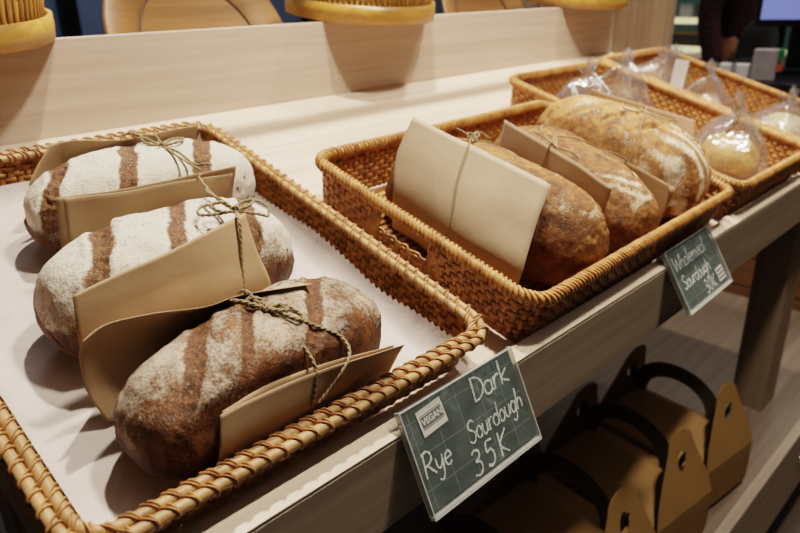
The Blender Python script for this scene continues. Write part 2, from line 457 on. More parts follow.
# ------------------------------------------------------------------ baskets
def weave_wall(bm, x0, x1, y0, y1, z0, z1, rows, flare=0.0, pitch=0.0098, gap=None, r=0.03):
    path = rrect(x0, x1, y0, y1, r, pitch)
    N = len(path); hgt = (z1 - z0) / rows
    def off(z): return flare * (z - z0) / max(1e-6, z1 - z0)
    def ingap(p, z): return gap is not None and gap(p, z)
    for j in range(rows):
        z = z0 + hgt * (j + 0.5); fl = off(z)
        pts = []; keep = []
        for i in range(N):
            p, nrm, t = path[i]; q, nq, _ = path[(i + 1) % N]
            sgn = 1 if (i + j) % 2 == 0 else -1
            for k in range(3):
                fk = k / 3
                a = math.cos(PI * fk) * sgn
                a = math.copysign(abs(a) ** 0.7, a)
                P = p.lerp(q, fk) + nrm * (fl + a * 0.0021)
                P.z = z + random.uniform(-0.0004, 0.0004); pts.append(P); keep.append(not ingap(P, z))
        if all(keep): tube(bm, pts, 0.0014, 8, True, ry=hgt * 0.50)
        else:
            n = len(pts); st = next(i for i in range(n) if keep[i] and not keep[i - 1])
            run = []
            for k in range(n + 1):
                i = (st + k) % n
                if keep[i] and k < n: run.append(pts[i])
                else:
                    if len(run) > 2: tube(bm, run, 0.0014, 8, False, ry=hgt * 0.50)
                    run = []
    B = [[bm.verts.new(p + nrm * off(z) + V((0, 0, z))) for z in (z0, (z0 + z1) / 2, z1)] for p, nrm, t in path]  # thin backing sheet added inside the weave to stop light between strands
    for i in range(N):
        a, b = B[i], B[(i + 1) % N]
        bm.faces.new((a[0], b[0], b[1], a[1]))
        if not ingap(path[i][0], z1): bm.faces.new((a[1], b[1], b[2], a[2]))
    for i in range(N):
        p, nrm, t = path[i]
        run = []
        for j in range(-1, rows + 1):
            z = min(z1, max(z0, z0 + hgt * (j + 0.5)))
            so = 0 if j in (-1, rows) else (-0.0019 if (i + j) % 2 == 0 else 0.0019)
            P = p + nrm * (off(z) + so); P.z = z
            if not ingap(P, z): run.append(P)
        if len(run) > 1: tube(bm, run, 0.0034, 6, False, ry=0.0014, up=nrm)
def base_weave(bm, x0, x1, y0, y1, z, pitch=0.011):
    box(bm, x0, x1, y0, y1, z, z + 0.0018)
    n = int((y1 - y0) / pitch)
    for i in range(n):
        y = y0 + (i + 0.5) * (y1 - y0) / n
        m = int((x1 - x0) / 0.02)
        tube(bm, [V((x0 + (x1 - x0) * k / m, y, z + 0.0026 + 0.0008 * (-1) ** (k + i))) for k in range(m + 1)], pitch * 0.46, 5, False, ry=0.0009)
def rim_double(parent, x0, x1, y0, y1, z, r=0.0046):
    """two canes side by side bound with staggered diagonal strips"""
    for s in (-1, 1):
        bm = bmesh.new(); d = s * r * 1.0
        path = rrect(x0 - d, x1 + d, y0 - d, y1 + d, 0.028 + d, 0.012)
        tube(bm, [p + V((0, 0, z)) for p, n, t in path], r, 10, True)
        link_mesh('rim_cane', bm, 'cane', parent)
    bm = bmesh.new()
    path = rrect(x0, x1, y0, y1, 0.028, 0.0145)
    sec = []
    R = r + 0.0009
    for k in range(6): a = PI - PI * 0.86 * k / 5; sec.append((-r + R * math.cos(a), R * math.sin(a)))
    for k in range(6): a = PI * 0.86 - PI * 0.86 * k / 5; sec.append((r + R * math.cos(a), R * math.sin(a)))
    sec += [(r, -R), (0, -R * 1.05), (-r, -R)]
    for i, (p, n, t) in enumerate(path):
        for hp in (0, 1):
            ring = []
            sh = random.uniform(-0.001, 0.001)
            for u, w in sec:
                lead = (0.0042 if hp == 0 else -0.002) * (u / r) * 1.0 + (0.0 if hp == 0 else 0.0062) + sh
                ring.append(p + n * u + V((0, 0, z + w)) + t * lead)
            tube(bm, ring, 0.0013, 5, True, ry=0.0008, up=t) if hp == 0 else None
        # second short strip over the outer cane only
        ring = [p + t * (0.0068 + 0.0014 * math.cos(a)) + n * (r + R * math.cos(a)) + V((0, 0, z + R * math.sin(a))) for a in [PI * 2 * k / 10 for k in range(10)]]
        tube(bm, ring, 0.0011, 5, True, up=t)
        ring = [p + t * (-0.0010 + 0.003 * math.cos(a)) + n * (-r + R * math.cos(a)) + V((0, 0, z + R * math.sin(a))) for a in [PI * 2 * k / 10 for k in range(10)]]
        tube(bm, ring, 0.0011, 5, True, up=t)
    link_mesh('rim_binding', bm, 'cane_wrap', parent)
def rim_braid(parent, x0, x1, y0, y1, z, r=0.0062, step=0.0062, rc=0.028):
    bm = bmesh.new()
    path = rrect(x0, x1, y0, y1, rc, 0.012)
    tube(bm, [p + V((0, 0, z)) for p, n, t in path], r, 10, True)
    link_mesh('rim_cane', bm, 'cane2', parent)
    bm = bmesh.new(); R = r + 0.0006
    for i, (p, n, t) in enumerate(rrect(x0, x1, y0, y1, rc, step)):
        j = random.uniform(-0.0007, 0.0007); rr = random.uniform(0.0015, 0.0021)
        ring = [p + t * (j + 0.0052 * math.cos(a + 0.6)) + n * (R * math.cos(a)) + V((0, 0, z + R * math.sin(a))) for a in [PI * 2 * k / 10 for k in range(10)]]
        tube(bm, ring, rr, 5, True, up=t)
    link_mesh('rim_binding', bm, 'cane2_wrap', parent)

def basket(name, label, x0, x1, y0, y1, h, rows, style, yaw=0, flare=0.008, gap=None, posts=(), group=None, rc=0.028):
    """x0..y1: rim centre line"""
    cx, cy = (x0 + x1) / 2, (y0 + y1) / 2; hx, hy = (x1 - x0) / 2, (y1 - y0) / 2
    t = empty(name, label, 'basket', sm(cx, cy, 0.0015, yaw), group)
    bm = bmesh.new()
    fl = flare
    weave_wall(bm, -hx + fl, hx - fl, -hy + fl, hy - fl, 0.003, h - 0.004, rows, fl, gap=gap, r=rc)
    link_mesh('woven_wall', bm, 'weave' if style == 1 else 'weave2', t)
    bm = bmesh.new(); base_weave(bm, -hx + fl + 0.004, hx - fl - 0.004, -hy + fl + 0.004, hy - fl - 0.004, 0.0)
    link_mesh('woven_base', bm, 'weave' if style == 1 else 'weave2', t)
    if style == 1: rim_double(t, -hx, hx, -hy, hy, h)
    else: rim_braid(t, -hx, hx, -hy, hy, h, rc=rc)
    for (px, py, z0, z1) in posts:
        bm = bmesh.new()
        for k in range(7):
            dy = (k - 3) * 0.0032
            tube(bm, [V((px, py + dy, z0 - 0.012)), V((px - math.copysign(0.0025, -px) , py + dy * 1.1, (z0 + z1) / 2)), V((px, py + dy, z1))], 0.0021, 6)
        link_mesh('opening_binding', bm, 'cane2_wrap', t)
    return t
b1 = basket('wicker_basket', 'wide shallow wicker tray basket lined with white paper at the left', 0.0915, 0.490, 0.262, 0.772, 0.045, 6, 1, flare=0.010)
g0, g1 = 0.385 - 0.426, 0.487 - 0.426
def gap2(p, z): return abs(p.x) > 0.2 and g0 < p.y < g1 and z > 0.03
b2 = basket('wicker_basket', 'brown wicker basket with side hand opening holding three wrapped golden loaves', 0.537, 1.070, 0.2495, 0.602, 0.066, 8, 2, yaw=0.014, flare=0.009, gap=gap2,
            posts=((-0.2615, g0, 0.03, 0.064), (-0.2615, g1, 0.03, 0.064), (0.2615, g0, 0.03, 0.064), (0.2615, g1, 0.03, 0.064)))
b3 = basket('wicker_basket', 'wicker basket of bagged pastries between the loaf basket and the far one', 1.098, 1.447, 0.250, 0.716, 0.066, 8, 2, flare=0.009)
b4 = basket('wicker_basket', 'farthest wicker basket on the right of the shelf, with cellophane bags', 1.468, 1.775, 0.250, 0.730, 0.066, 8, 2, flare=0.009)

# parchment liner
t_l = bmesh.new()
x0, x1, y0, y1 = 0.108, 0.473, 0.280, 0.752
nx, ny = 70, 110
G = []
for i in range(nx + 1):
    row = []
    for j in range(ny + 1):
        u, v = i / nx, j / ny
        x = x0 + (x1 - x0) * u; y = y0 + (y1 - y0) * v
        z = 0.0085 + 0.0012 * noise.noise(V((x * 14, y * 14, 3)))
        e = (x - (x1 - 0.028)) / 0.028
        if e > 0:
            z += 0.022 * e ** 1.5 * (1 + 0.35 * noise.noise(V((y * 9, 1, 2)))); x -= 0.010 * e * e
            if i == nx: z += 0.0040 * (j % 2) - 0.001
        e = (x0 + 0.02 - x) / 0.02
        if e > 0: z += 0.008 * e * e; x += 0.002 * e
        e = (y - (y1 - 0.03)) / 0.03
        if e > 0: z += 0.020 * e ** 1.5; y -= 0.010 * e * e
        e = (y0 + 0.02 - y) / 0.02
        if e > 0: z += 0.002 * e * e; y += 0.002 * e
        row.append(t_l.verts.new((x, y, z)))
    G.append(row)
for i in range(nx):
    for j in range(ny): t_l.faces.new((G[i][j], G[i + 1][j], G[i + 1][j + 1], G[i][j + 1]))
liner = link_mesh('paper_liner', t_l, 'parchment', matrix=MS)
tag(liner, 'sheet of white parchment paper lining the left basket', 'paper liner')

# ------------------------------------------------------------------ bread
def bread(parent, name, a, b, ctop, cbot, cz, mat, yaw, cuts=(), flour=None, nx=150, ny=110, seed=0, ex=0.62, er=0.85, rough=1.0, label=None, taper=0.0, side=0.45, clamp=None):
    me = bpy.data.meshes.new(name); vs, fs, fl, ct, sdv = [], [], [], [], []
    cs, sn = math.cos(yaw), math.sin(yaw)
    S = V((seed * 3.1, seed * 1.7, seed * 0.9))
    for i in range(nx + 1):
        t = PI * i / nx; c = math.cos(t); s = math.sin(t)
        lx = -a * math.copysign(abs(c) ** 0.9, c); r = max(1e-4, abs(s)) ** ex
        wid = 1 + taper * (lx / a)
        for j in range(ny):
            p = 2 * PI * j / ny; cp, sp = math.cos(p), math.sin(p)
            y = b * wid * r * math.copysign(abs(cp) ** er, cp)
            z = (ctop if sp > 0 else cbot) * r * math.copysign(abs(sp) ** (er if sp > 0 else 0.6), sp)
            P = V((lx, y, z))
            nr = V((lx / a ** 2 * a, y / b ** 2 * b, z / ctop ** 2 * ctop)); nr.normalize()
            d = 0.0035 * noise.noise(P * 18 + S) + 0.0016 * noise.noise(P * 55 + S) + 0.0007 * noise.noise(P * 160 + S) * rough
            if sp < -0.2: d *= 0.3
            cm = 0.0
            for (cx, slope, w, dep, ymax) in cuts:
                wv = 0.006 * noise.noise(V((y * 40, cx * 50, seed)))
                q = (lx - cx - slope * y + wv) / w
                fade = 1.0 if sp > 0.25 else max(0.0, (sp + 0.15) / 0.4)
                if abs(y) > ymax: fade *= max(0, 1 - (abs(y) - ymax) / 0.015)
                if abs(q) < 1.6 and fade > 0:
                    core = max(0, 1 - q * q)
                    k = max(0.0, 1 - abs(q) ** 3) * fade
                    cm = max(cm, k)
                    d += (-dep * 0.6 * core + dep * 0.25 * math.exp(-((abs(q) - 1.12) / 0.25) ** 2)) * fade
                    d += core * fade * 0.0022 * noise.noise(P * 190 + S)
            P2 = P + nr * d
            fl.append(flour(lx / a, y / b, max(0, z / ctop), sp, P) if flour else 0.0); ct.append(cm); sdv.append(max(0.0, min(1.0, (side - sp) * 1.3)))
            Q = V((cs * P2.x - sn * P2.y, sn * P2.x + cs * P2.y, max(0.0008, P2.z + cz)))
            if clamp: Q = clamp(Q)
            vs.append(tuple(Q))
    for i in range(nx):
        for j in range(ny):
            fs.append((i * ny + j, (i + 1) * ny + j, (i + 1) * ny + (j + 1) % ny, i * ny + (j + 1) % ny))
    me.from_pydata(vs, [], fs); me.update()
    for nm, dat in (('flour', fl), ('cut', ct), ('side', sdv)):
        at = me.attributes.new(nm, 'FLOAT', 'POINT'); at.data.foreach_set('value', dat)
    for p in me.polygons: p.use_smooth = True
    me.materials.append(M[mat]); o = bpy.data.objects.new(name, me); C.objects.link(o); o.parent = parent
    if label: o['label'] = label
    return o
def twine(parent, paths, name='twine', r=0.0013, n=10, fuzz=9):
    bm = bmesh.new()
    for pi_, path in enumerate(paths):
        P = catmull(path, n)
        L = 0; ph = random.random() * 6
        strands = ([], [])
        for i, p in enumerate(P):
            a = P[max(0, i - 1)]; b = P[min(len(P) - 1, i + 1)]; t = (b - a).normalized()
            if i: L += (p - P[i - 1]).length
            s = t.cross(V((0, 0, 1)));
            if s.length < 1e-3: s = V((1, 0, 0))
            s.normalize(); u = s.cross(t)
            for k in (0, 1):
                an = ph + k * PI + L / 0.0016
                strands[k].append(p + (s * math.cos(an) + u * math.sin(an)) * r * 0.55)
            if random.random() < fuzz * 0.03:
                q = p + (s * random.uniform(-1, 1) + u * random.uniform(-1, 1) + t * random.uniform(-1, 1)).normalized() * random.uniform(0.003, 0.007)
                w = t * 0.00012
                bm.faces.new([bm.verts.new(x) for x in (p - w, p + w, q)])
        for st in strands: tube(bm, st, r * 0.72, 5)
    return link_mesh(name, bm, 'twine', parent)
def rel(o0, pts): return [V(p) - V(o0) for p in pts]
def flap(parent, o0, rows, seed=0, mat='kraft', name='paper_flap', wob=0.0012, nu=12, nv=8, thick=0.0007):
    bm = bmesh.new(); sheet(bm, [rel(o0, r) for r in rows], nu, nv, wob, seed)
    return solid(link_mesh(name, bm, mat, parent), thick)
def bow(k, d1, d2, size=0.016, h=0.006):
    """two loops and a knot at k; d1,d2 = directions of the loops"""
    k = V(k); d1 = V(d1).normalized(); d2 = V(d2).normalized(); up = V((0, 0, 1))
    L = []
    for d in (d1, d2):
        s = d.cross(up).normalized()
        L.append([k, k + d * size * 0.5 + s * size * 0.28 + up * h, k + d * size + up * h * 0.7, k + d * size * 0.55 - s * size * 0.26 + up * h * 0.3, k])
    s = d1.cross(up).normalized()
    L.append([k - s * 0.003 + up * 0.001, k + up * 0.0042 + d1 * 0.002, k + s * 0.003 + up * 0.001, k - up * 0.001 - d1 * 0.002, k - s * 0.003 + up * 0.0015, k + up * 0.0035 - d1 * 0.001])
    return L

def clamp3(q):
    # pressed against the inner face of the front sleeve
    x, y, z = q.x + 0.274, q.y + 0.333, q.z + 0.0115
    if z > 0.105: return q
    ym = 0.2865 + (0.2810 - 0.2865) * (z - 0.016) / 0.04 if z < 0.056 else 0.2810 + (0.2915 - 0.2810) * (z - 0.056) / 0.027
    k = max(0.0, min(1.0, (x - 0.168) / 0.030))
    k = k * k * (3 - 2 * k) * max(0.0, min(1.0, (0.105 - z) / 0.022))
    if y < ym: q.y += (ym - y) * k
    return q
# --- loaf 3 (front): rye with thin flour, three slashes
def fl3(u, v, w, sp, P):
    base = 0.78 * max(0, min(1, (sp + 0.05) * 1.7)) if sp > -0.05 else 0
    base *= 1 - 0.45 * max(0, v * -1.0 - 0.35)
    if u < -0.6: base *= max(0.0, 1 - (-u - 0.6) * 1.4) + 0.15
    base += 0.28 * noise.noise(P * 26)
    if v < -0.45: base -= (-v - 0.45) * 1.0
    return max(0, base - 0.16)
o0 = (0.274, 0.333, 0.0115)
T = empty('rye_sourdough_loaf', 'front dark rye loaf with thin flour, kraft sleeve and twine, beside the basket rim', 'bread', sm(*o0))
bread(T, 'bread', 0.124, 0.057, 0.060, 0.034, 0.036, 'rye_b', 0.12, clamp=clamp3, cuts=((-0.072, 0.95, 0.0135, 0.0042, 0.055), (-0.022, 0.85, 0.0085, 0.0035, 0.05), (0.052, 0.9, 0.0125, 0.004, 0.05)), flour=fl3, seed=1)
flap(T, o0, [[(0.152, 0.386, 0.097), (0.172, 0.391, 0.100), (0.205, 0.385, 0.101), (0.240, 0.369, 0.104), (0.269, 0.361, 0.110), (0.326, 0.345, 0.109)],
             [(0.150, 0.391, 0.078), (0.178, 0.396, 0.078), (0.210, 0.394, 0.078), (0.245, 0.390, 0.080), (0.274, 0.386, 0.080), (0.335, 0.386, 0.078)],
             [(0.153, 0.388, 0.045), (0.180, 0.391, 0.045), (0.214, 0.391, 0.045), (0.246, 0.391, 0.045), (0.278, 0.391, 0.045), (0.345, 0.395, 0.045)],
             [(0.163, 0.378, 0.0145), (0.185, 0.380, 0.0145), (0.216, 0.382, 0.0145), (0.248, 0.384, 0.0145), (0.280, 0.386, 0.0145), (0.350, 0.390, 0.0145)]], 3)
flap(T, o0, [[(0.199, 0.2825, 0.084), (0.222, 0.2835, 0.084), (0.268, 0.280, 0.085), (0.310, 0.274, 0.085), (0.366, 0.266, 0.081)],
             [(0.195, 0.2752, 0.056), (0.222, 0.2752, 0.056), (0.268, 0.2756, 0.056), (0.312, 0.276, 0.056), (0.372, 0.276, 0.056)],
             [(0.194, 0.2805, 0.0160), (0.222, 0.2805, 0.0160), (0.268, 0.283, 0.0160), (0.314, 0.283, 0.0160), (0.375, 0.286, 0.0160)]], 5)
flap(T, o0, [[(0.203, 0.2865, 0.0825), (0.240, 0.2885, 0.083), (0.275, 0.287, 0.083), (0.312, 0.281, 0.082), (0.362, 0.274, 0.078)],
             [(0.200, 0.2785, 0.056), (0.240, 0.2785, 0.056), (0.275, 0.2795, 0.056), (0.312, 0.279, 0.056), (0.366, 0.279, 0.056)],
             [(0.200, 0.2835, 0.0160), (0.240, 0.2840, 0.0160), (0.275, 0.286, 0.0160), (0.312, 0.286, 0.0145), (0.366, 0.289, 0.0145)]], 6)
k3 = V((0.276, 0.340, 0.107))
tw = [[(0.270, 0.392, 0.05), (0.271, 0.372, 0.100), (0.271, 0.361, 0.1125), (0.273, 0.350, 0.110), k3, (0.281, 0.318, 0.104), (0.282, 0.300, 0.097), (0.281, 0.281, 0.088), (0.277, 0.2735, 0.062), (0.276, 0.2742, 0.055)],
      [k3 + V((0.002, 0, 0.001)), (0.289, 0.322, 0.106), (0.303, 0.308, 0.100), (0.318, 0.296, 0.092), (0.316, 0.281, 0.088), (0.303, 0.272, 0.082), (0.292, 0.2725, 0.066), (0.286, 0.2725, 0.060), (0.283, 0.2725, 0.056)],
      [k3, (0.262, 0.350, 0.113), (0.254, 0.357, 0.113)], [k3, (0.288, 0.335, 0.110), (0.297, 0.322, 0.105), (0.290, 0.316, 0.107), (0.278, 0.334, 0.110)]]
tw += bow(k3, (-0.6, 1, 0), (0.8, -0.8, 0), 0.017, 0.004)
twine(T, [rel(o0, p) for p in tw])

# --- loaf 2 (middle)
def fl2(u, v, w, sp, P):
    b = max(0, min(1, (sp + 0.15) * 1.6)) * 0.95 + 0.25 * noise.noise(P * 22)
    if v < -0.5: b -= (-v - 0.5) * 0.7
    if u < -0.8: b -= (-u - 0.8) * 1.2
    return b - 0.04
o0 = (0.278, 0.476, 0.0115)
T = empty('rye_sourdough_loaf', 'middle floured rye loaf in the left basket with large tilted kraft flap in front', 'bread', sm(*o0))
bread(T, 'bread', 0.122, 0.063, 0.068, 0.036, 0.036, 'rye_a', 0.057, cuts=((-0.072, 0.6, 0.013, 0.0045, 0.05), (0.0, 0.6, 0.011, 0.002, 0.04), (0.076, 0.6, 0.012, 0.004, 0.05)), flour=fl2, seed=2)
flap(T, o0, [[(0.156, 0.410, 0.120), (0.200, 0.418, 0.122), (0.245, 0.425, 0.124), (0.290, 0.434, 0.127), (0.323, 0.440, 0.129)],
             [(0.155, 0.404, 0.100), (0.200, 0.410, 0.100), (0.245, 0.415, 0.101), (0.290, 0.417, 0.102), (0.322, 0.417, 0.102)],
             [(0.157, 0.402, 0.070), (0.200, 0.403, 0.070), (0.245, 0.404, 0.070), (0.290, 0.402, 0.070), (0.329, 0.400, 0.070)],
             [(0.165, 0.405, 0.0145), (0.205, 0.405, 0.0145), (0.25, 0.405, 0.0145), (0.295, 0.405, 0.0145), (0.335, 0.405, 0.0145)]], 8)
flap(T, o0, [[(0.213, 0.559, 0.110), (0.260, 0.548, 0.110), (0.300, 0.543, 0.111), (0.340, 0.537, 0.112), (0.372, 0.532, 0.112)],
             [(0.212, 0.551, 0.07), (0.260, 0.548, 0.07), (0.300, 0.546, 0.07), (0.340, 0.543, 0.07), (0.376, 0.541, 0.07)],
             [(0.215, 0.545, 0.0145), (0.260, 0.545, 0.0145), (0.300, 0.545, 0.0145), (0.340, 0.545, 0.0145), (0.378, 0.545, 0.0145)]], 9)
k2 = V((0.318, 0.448, 0.128))
tw = [[(0.345, 0.5445, 0.06), (0.340, 0.5395, 0.112), (0.335, 0.535, 0.1145), (0.326, 0.505, 0.119), (0.318, 0.470, 0.125), k2, (0.312, 0.437, 0.1295), (0.310, 0.428, 0.124), (0.304, 0.414, 0.100), (0.300, 0.401, 0.070), (0.300, 0.4025, 0.03)],
      [k2, (0.316, 0.463, 0.130), (0.314, 0.487, 0.128), (0.322, 0.500, 0.125)],
      [k2, (0.300, 0.452, 0.127), (0.290, 0.462, 0.124), (0.300, 0.474, 0.123), (0.320, 0.470, 0.125)],
      [k2, (0.332, 0.452, 0.128), (0.345, 0.460, 0.126), (0.352, 0.447, 0.124), (0.345, 0.436, 0.122), (0.336, 0.436, 0.126), k2]]
tw += bow(k2, (1, 0.25, 0), (-0.8, 0.6, 0), 0.022, 0.004)
twine(T, [rel(o0, p) for p in tw])

# --- loaf 1 (rear)
o0 = (0.326, 0.618, 0.0115)
T = empty('rye_sourdough_loaf', 'rear heavily floured rye loaf in the left basket under a shadowed kraft flap', 'bread', sm(*o0))
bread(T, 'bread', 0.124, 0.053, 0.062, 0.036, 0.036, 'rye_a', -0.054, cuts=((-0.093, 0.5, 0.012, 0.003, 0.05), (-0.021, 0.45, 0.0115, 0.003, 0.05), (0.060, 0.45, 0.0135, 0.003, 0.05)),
      flour=lambda u, v, w, sp, P: fl2(u, v * 0.6, w, sp, P) + 0.28, seed=3)
flap(T, o0, [[(0.252, 0.680, 0.101), (0.275, 0.676, 0.102), (0.320, 0.664, 0.101), (0.355, 0.661, 0.104), (0.412, 0.664, 0.103)],
             [(0.232, 0.672, 0.080), (0.272, 0.684, 0.080), (0.320, 0.682, 0.080), (0.360, 0.680, 0.080), (0.418, 0.676, 0.080)],
             [(0.224, 0.668, 0.060), (0.270, 0.684, 0.050), (0.320, 0.684, 0.050), (0.360, 0.682, 0.050), (0.420, 0.678, 0.050)],
             [(0.240, 0.674, 0.0145), (0.270, 0.675, 0.0145), (0.320, 0.675, 0.0145), (0.360, 0.672, 0.0145), (0.420, 0.668, 0.0145)]], 12)
flap(T, o0, [[(0.211, 0.5675, 0.106), (0.260, 0.558, 0.107), (0.300, 0.553, 0.109), (0.340, 0.547, 0.112), (0.381, 0.541, 0.115)],
             [(0.208, 0.5615, 0.07), (0.260, 0.558, 0.07), (0.300, 0.556, 0.07), (0.340, 0.554, 0.07), (0.385, 0.551, 0.07)],
             [(0.213, 0.556, 0.0145), (0.260, 0.556, 0.0145), (0.300, 0.556, 0.0145), (0.340, 0.556, 0.0145), (0.386, 0.556, 0.0145)]], 13)
k1 = V((0.344, 0.622, 0.108))
tw = [[(0.338, 0.685, 0.04), (0.337, 0.672, 0.098), (0.336, 0.661, 0.1055), (0.340, 0.642, 0.107), k1, (0.345, 0.590, 0.110), (0.343, 0.553, 0.1155), (0.344, 0.5490, 0.1155)],
      [k1, (0.320, 0.612, 0.106), (0.290, 0.612, 0.104), (0.262, 0.622, 0.102), (0.246, 0.632, 0.099)],
      [k1, (0.334, 0.640, 0.111), (0.326, 0.655, 0.112), (0.318, 0.658, 0.109)],
      [k1, (0.350, 0.600, 0.110), (0.352, 0.580, 0.108), (0.349, 0.560, 0.114), (0.352, 0.553, 0.118), (0.358, 0.549, 0.118)]]
tw += bow(k1, (1, 0.1, 0), (-0.5, 0.9, 0), 0.026, 0.005)
twine(T, [rel(o0, p) for p in tw])

# --- basket 2: loaf A (wrapped, near), B, C
def rings(P_xy, freq, lo, hi): 
    return 0
def flA(u, v, w, sp, P):
    x = 0.22 + 0.25 * noise.noise(P * 40)
    rr = math.sqrt(u * u + v * v)
    for R0 in (0.80, 0.90):
        if sp > 0 and v < 0.35: x += 0.62 * max(0, 1 - abs(rr - R0 - 0.03 * noise.noise(P * 14)) / 0.032) * (0.6 + 0.6 * noise.noise(P * 24))
    if w > 0.7: x += 0.2
    return x - 0.12
o0 = (0.665, 0.401, 0.009)
T = empty('sourdough_loaf', 'golden loaf nearest the left side of the middle basket, wide kraft sleeve facing out', 'bread', sm(*o0))
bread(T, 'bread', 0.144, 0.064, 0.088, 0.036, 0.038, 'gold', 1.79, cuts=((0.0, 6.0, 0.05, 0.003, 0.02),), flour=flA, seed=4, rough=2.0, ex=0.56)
flap(T, o0, [[(0.622, 0.523, 0.142), (0.628, 0.46, 0.142), (0.634, 0.42, 0.141), (0.646, 0.328, 0.139)],
             [(0.593, 0.512, 0.10), (0.594, 0.46, 0.103), (0.596, 0.42, 0.101), (0.612, 0.312, 0.10)],
             [(0.578, 0.492, 0.06), (0.577, 0.44, 0.06), (0.577, 0.40, 0.06), (0.588, 0.297, 0.06)],
             [(0.585, 0.488, 0.013), (0.585, 0.44, 0.013), (0.585, 0.40, 0.013), (0.596, 0.305, 0.013)]], 17, 'kraft_pale', wob=0.0014)
flap(T, o0, [[(0.628, 0.522, 0.139), (0.634, 0.46, 0.139), (0.640, 0.42, 0.138), (0.649, 0.335, 0.137)],
             [(0.598, 0.512, 0.10), (0.598, 0.46, 0.101), (0.600, 0.42, 0.10), (0.616, 0.316, 0.10)],
             [(0.583, 0.492, 0.06), (0.583, 0.44, 0.06), (0.583, 0.40, 0.06), (0.594, 0.301, 0.06)]], 18, 'kraft_pale')
kA = V((0.662, 0.452, 0.1345))
tw = [[(0.586, 0.398, 0.014), (0.574, 0.398, 0.055), (0.584, 0.405, 0.085), (0.600, 0.420, 0.112), (0.630, 0.438, 0.1445), (0.648, 0.447, 0.138), kA, (0.690, 0.445, 0.128), (0.714, 0.43, 0.104)],
      [kA, (0.655, 0.465, 0.140), (0.648, 0.474, 0.143)], [kA, (0.672, 0.462, 0.139), (0.690, 0.465, 0.134), (0.700, 0.455, 0.128)]]
tw += bow(kA, (-0.3, 1, 0), (0.6, 0.6, 0), 0.014, 0.005)
twine(T, [rel(o0, p) for p in tw], r=0.0010)

def flB(u, v, w, sp, P):
    x = 0.18 + 0.2 * noise.noise(P * 40)
    rr = math.sqrt(u * u + v * v)
    if u < -0.35 and sp > 0:
        x += 0.42 * max(0, math.sin(rr * 40 + 3 * noise.noise(P * 25))) * max(0, 1 - abs(rr - 0.72) * 3)
        if abs(v) < 0.5 and -0.85 < u < -0.45: x += 0.22
    return x
o0 = (0.828, 0.394, 0.009)
T = empty('sourdough_loaf', 'brown loaf in the centre of the middle basket, floured end, standing between two kraft flaps', 'bread', sm(*o0))
bread(T, 'bread', 0.134, 0.059, 0.079, 0.036, 0.038, 'gold', 1.50, cuts=((0.0, 5.0, 0.05, 0.003, 0.02),), flour=flB, seed=6, rough=1.6)
flap(T, o0, [[(0.764, 0.485, 0.132), (0.755, 0.42, 0.133), (0.747, 0.36, 0.132), (0.735, 0.298, 0.130)],
             [(0.760, 0.482, 0.09), (0.752, 0.42, 0.09), (0.746, 0.36, 0.09), (0.738, 0.296, 0.09)],
             [(0.757, 0.480, 0.013), (0.755, 0.42, 0.013), (0.753, 0.36, 0.013), (0.750, 0.300, 0.013)]], 21, 'kraft_pale')
flap(T, o0, [[(0.897, 0.470, 0.104), (0.896, 0.42, 0.104), (0.896, 0.35, 0.103), (0.898, 0.290, 0.101)],
             [(0.895, 0.470, 0.07), (0.893, 0.42, 0.07), (0.892, 0.35, 0.07), (0.888, 0.278, 0.065)],
             [(0.892, 0.470, 0.013), (0.890, 0.42, 0.013), (0.888, 0.35, 0.013), (0.880, 0.275, 0.013)]], 22, 'kraft_shaded')
kB = V((0.772, 0.402, 0.128))
tw = [[(0.750, 0.39, 0.02), (0.748, 0.40, 0.09), (0.752, 0.402, 0.1345), (0.760, 0.402, 0.1335), kB, (0.80, 0.425, 0.127), (0.830, 0.410, 0.127), (0.868, 0.385, 0.115), (0.895, 0.36, 0.107), (0.8985, 0.35, 0.09)],
      [kB, (0.790, 0.440, 0.130), (0.812, 0.452, 0.131), (0.806, 0.43, 0.130), kB], [kB, (0.770, 0.425, 0.133), (0.765, 0.44, 0.136)],
      [kB, (0.770, 0.385, 0.131), (0.778, 0.370, 0.126), (0.786, 0.385, 0.126), kB]]
twine(T, [rel(o0, p) for p in tw], r=0.0011)

def flC(u, v, w, sp, P):
    x = 0.20 + 0.22 * noise.noise(P * 30)
    rr = math.sqrt(u * u * 0.9 + v * v)
    if u < -0.25 and sp > -0.3: x += 0.62 * (0.5 + 0.5 * math.sin(v * 20 + 2.5 * noise.noise(P * 18))) * min(1, (-u - 0.25) * 4)
    if w > 0.6 and u > -0.3: x += 0.10
    return x
o0 = (0.996, 0.412, 0.009)
T = empty('sourdough_loaf', 'pale floury loaf at the right of the middle basket with slashed top and tied twine', 'bread', sm(*o0))
bread(T, 'bread', 0.141, 0.066, 0.096, 0.036, 0.038, 'tan', 1.71, cuts=((-0.070, 1.3, 0.008, 0.012, 0.030), (-0.025, 1.3, 0.008, 0.012, 0.032), (0.022, 1.3, 0.009, 0.010, 0.032), (0.07, 1.3, 0.008, 0.010, 0.03)), flour=flC, seed=8, rough=1.2, ex=0.6, side=0.72, clamp=lambda q: V((min(q.x, 1.042 - 0.996 + max(0, q.z - 0.03) * 0.22), q.y, q.z)))
flap(T, o0, [[(1.052, 0.522, 0.128), (1.060, 0.47, 0.131), (1.070, 0.42, 0.134), (1.084, 0.352, 0.139)],
             [(1.044, 0.520, 0.10), (1.050, 0.47, 0.10), (1.054, 0.42, 0.10), (1.060, 0.335, 0.11)],
             [(1.035, 0.515, 0.05), (1.040, 0.47, 0.05), (1.044, 0.42, 0.05), (1.044, 0.335, 0.06)]], 25, 'kraft_shaded')
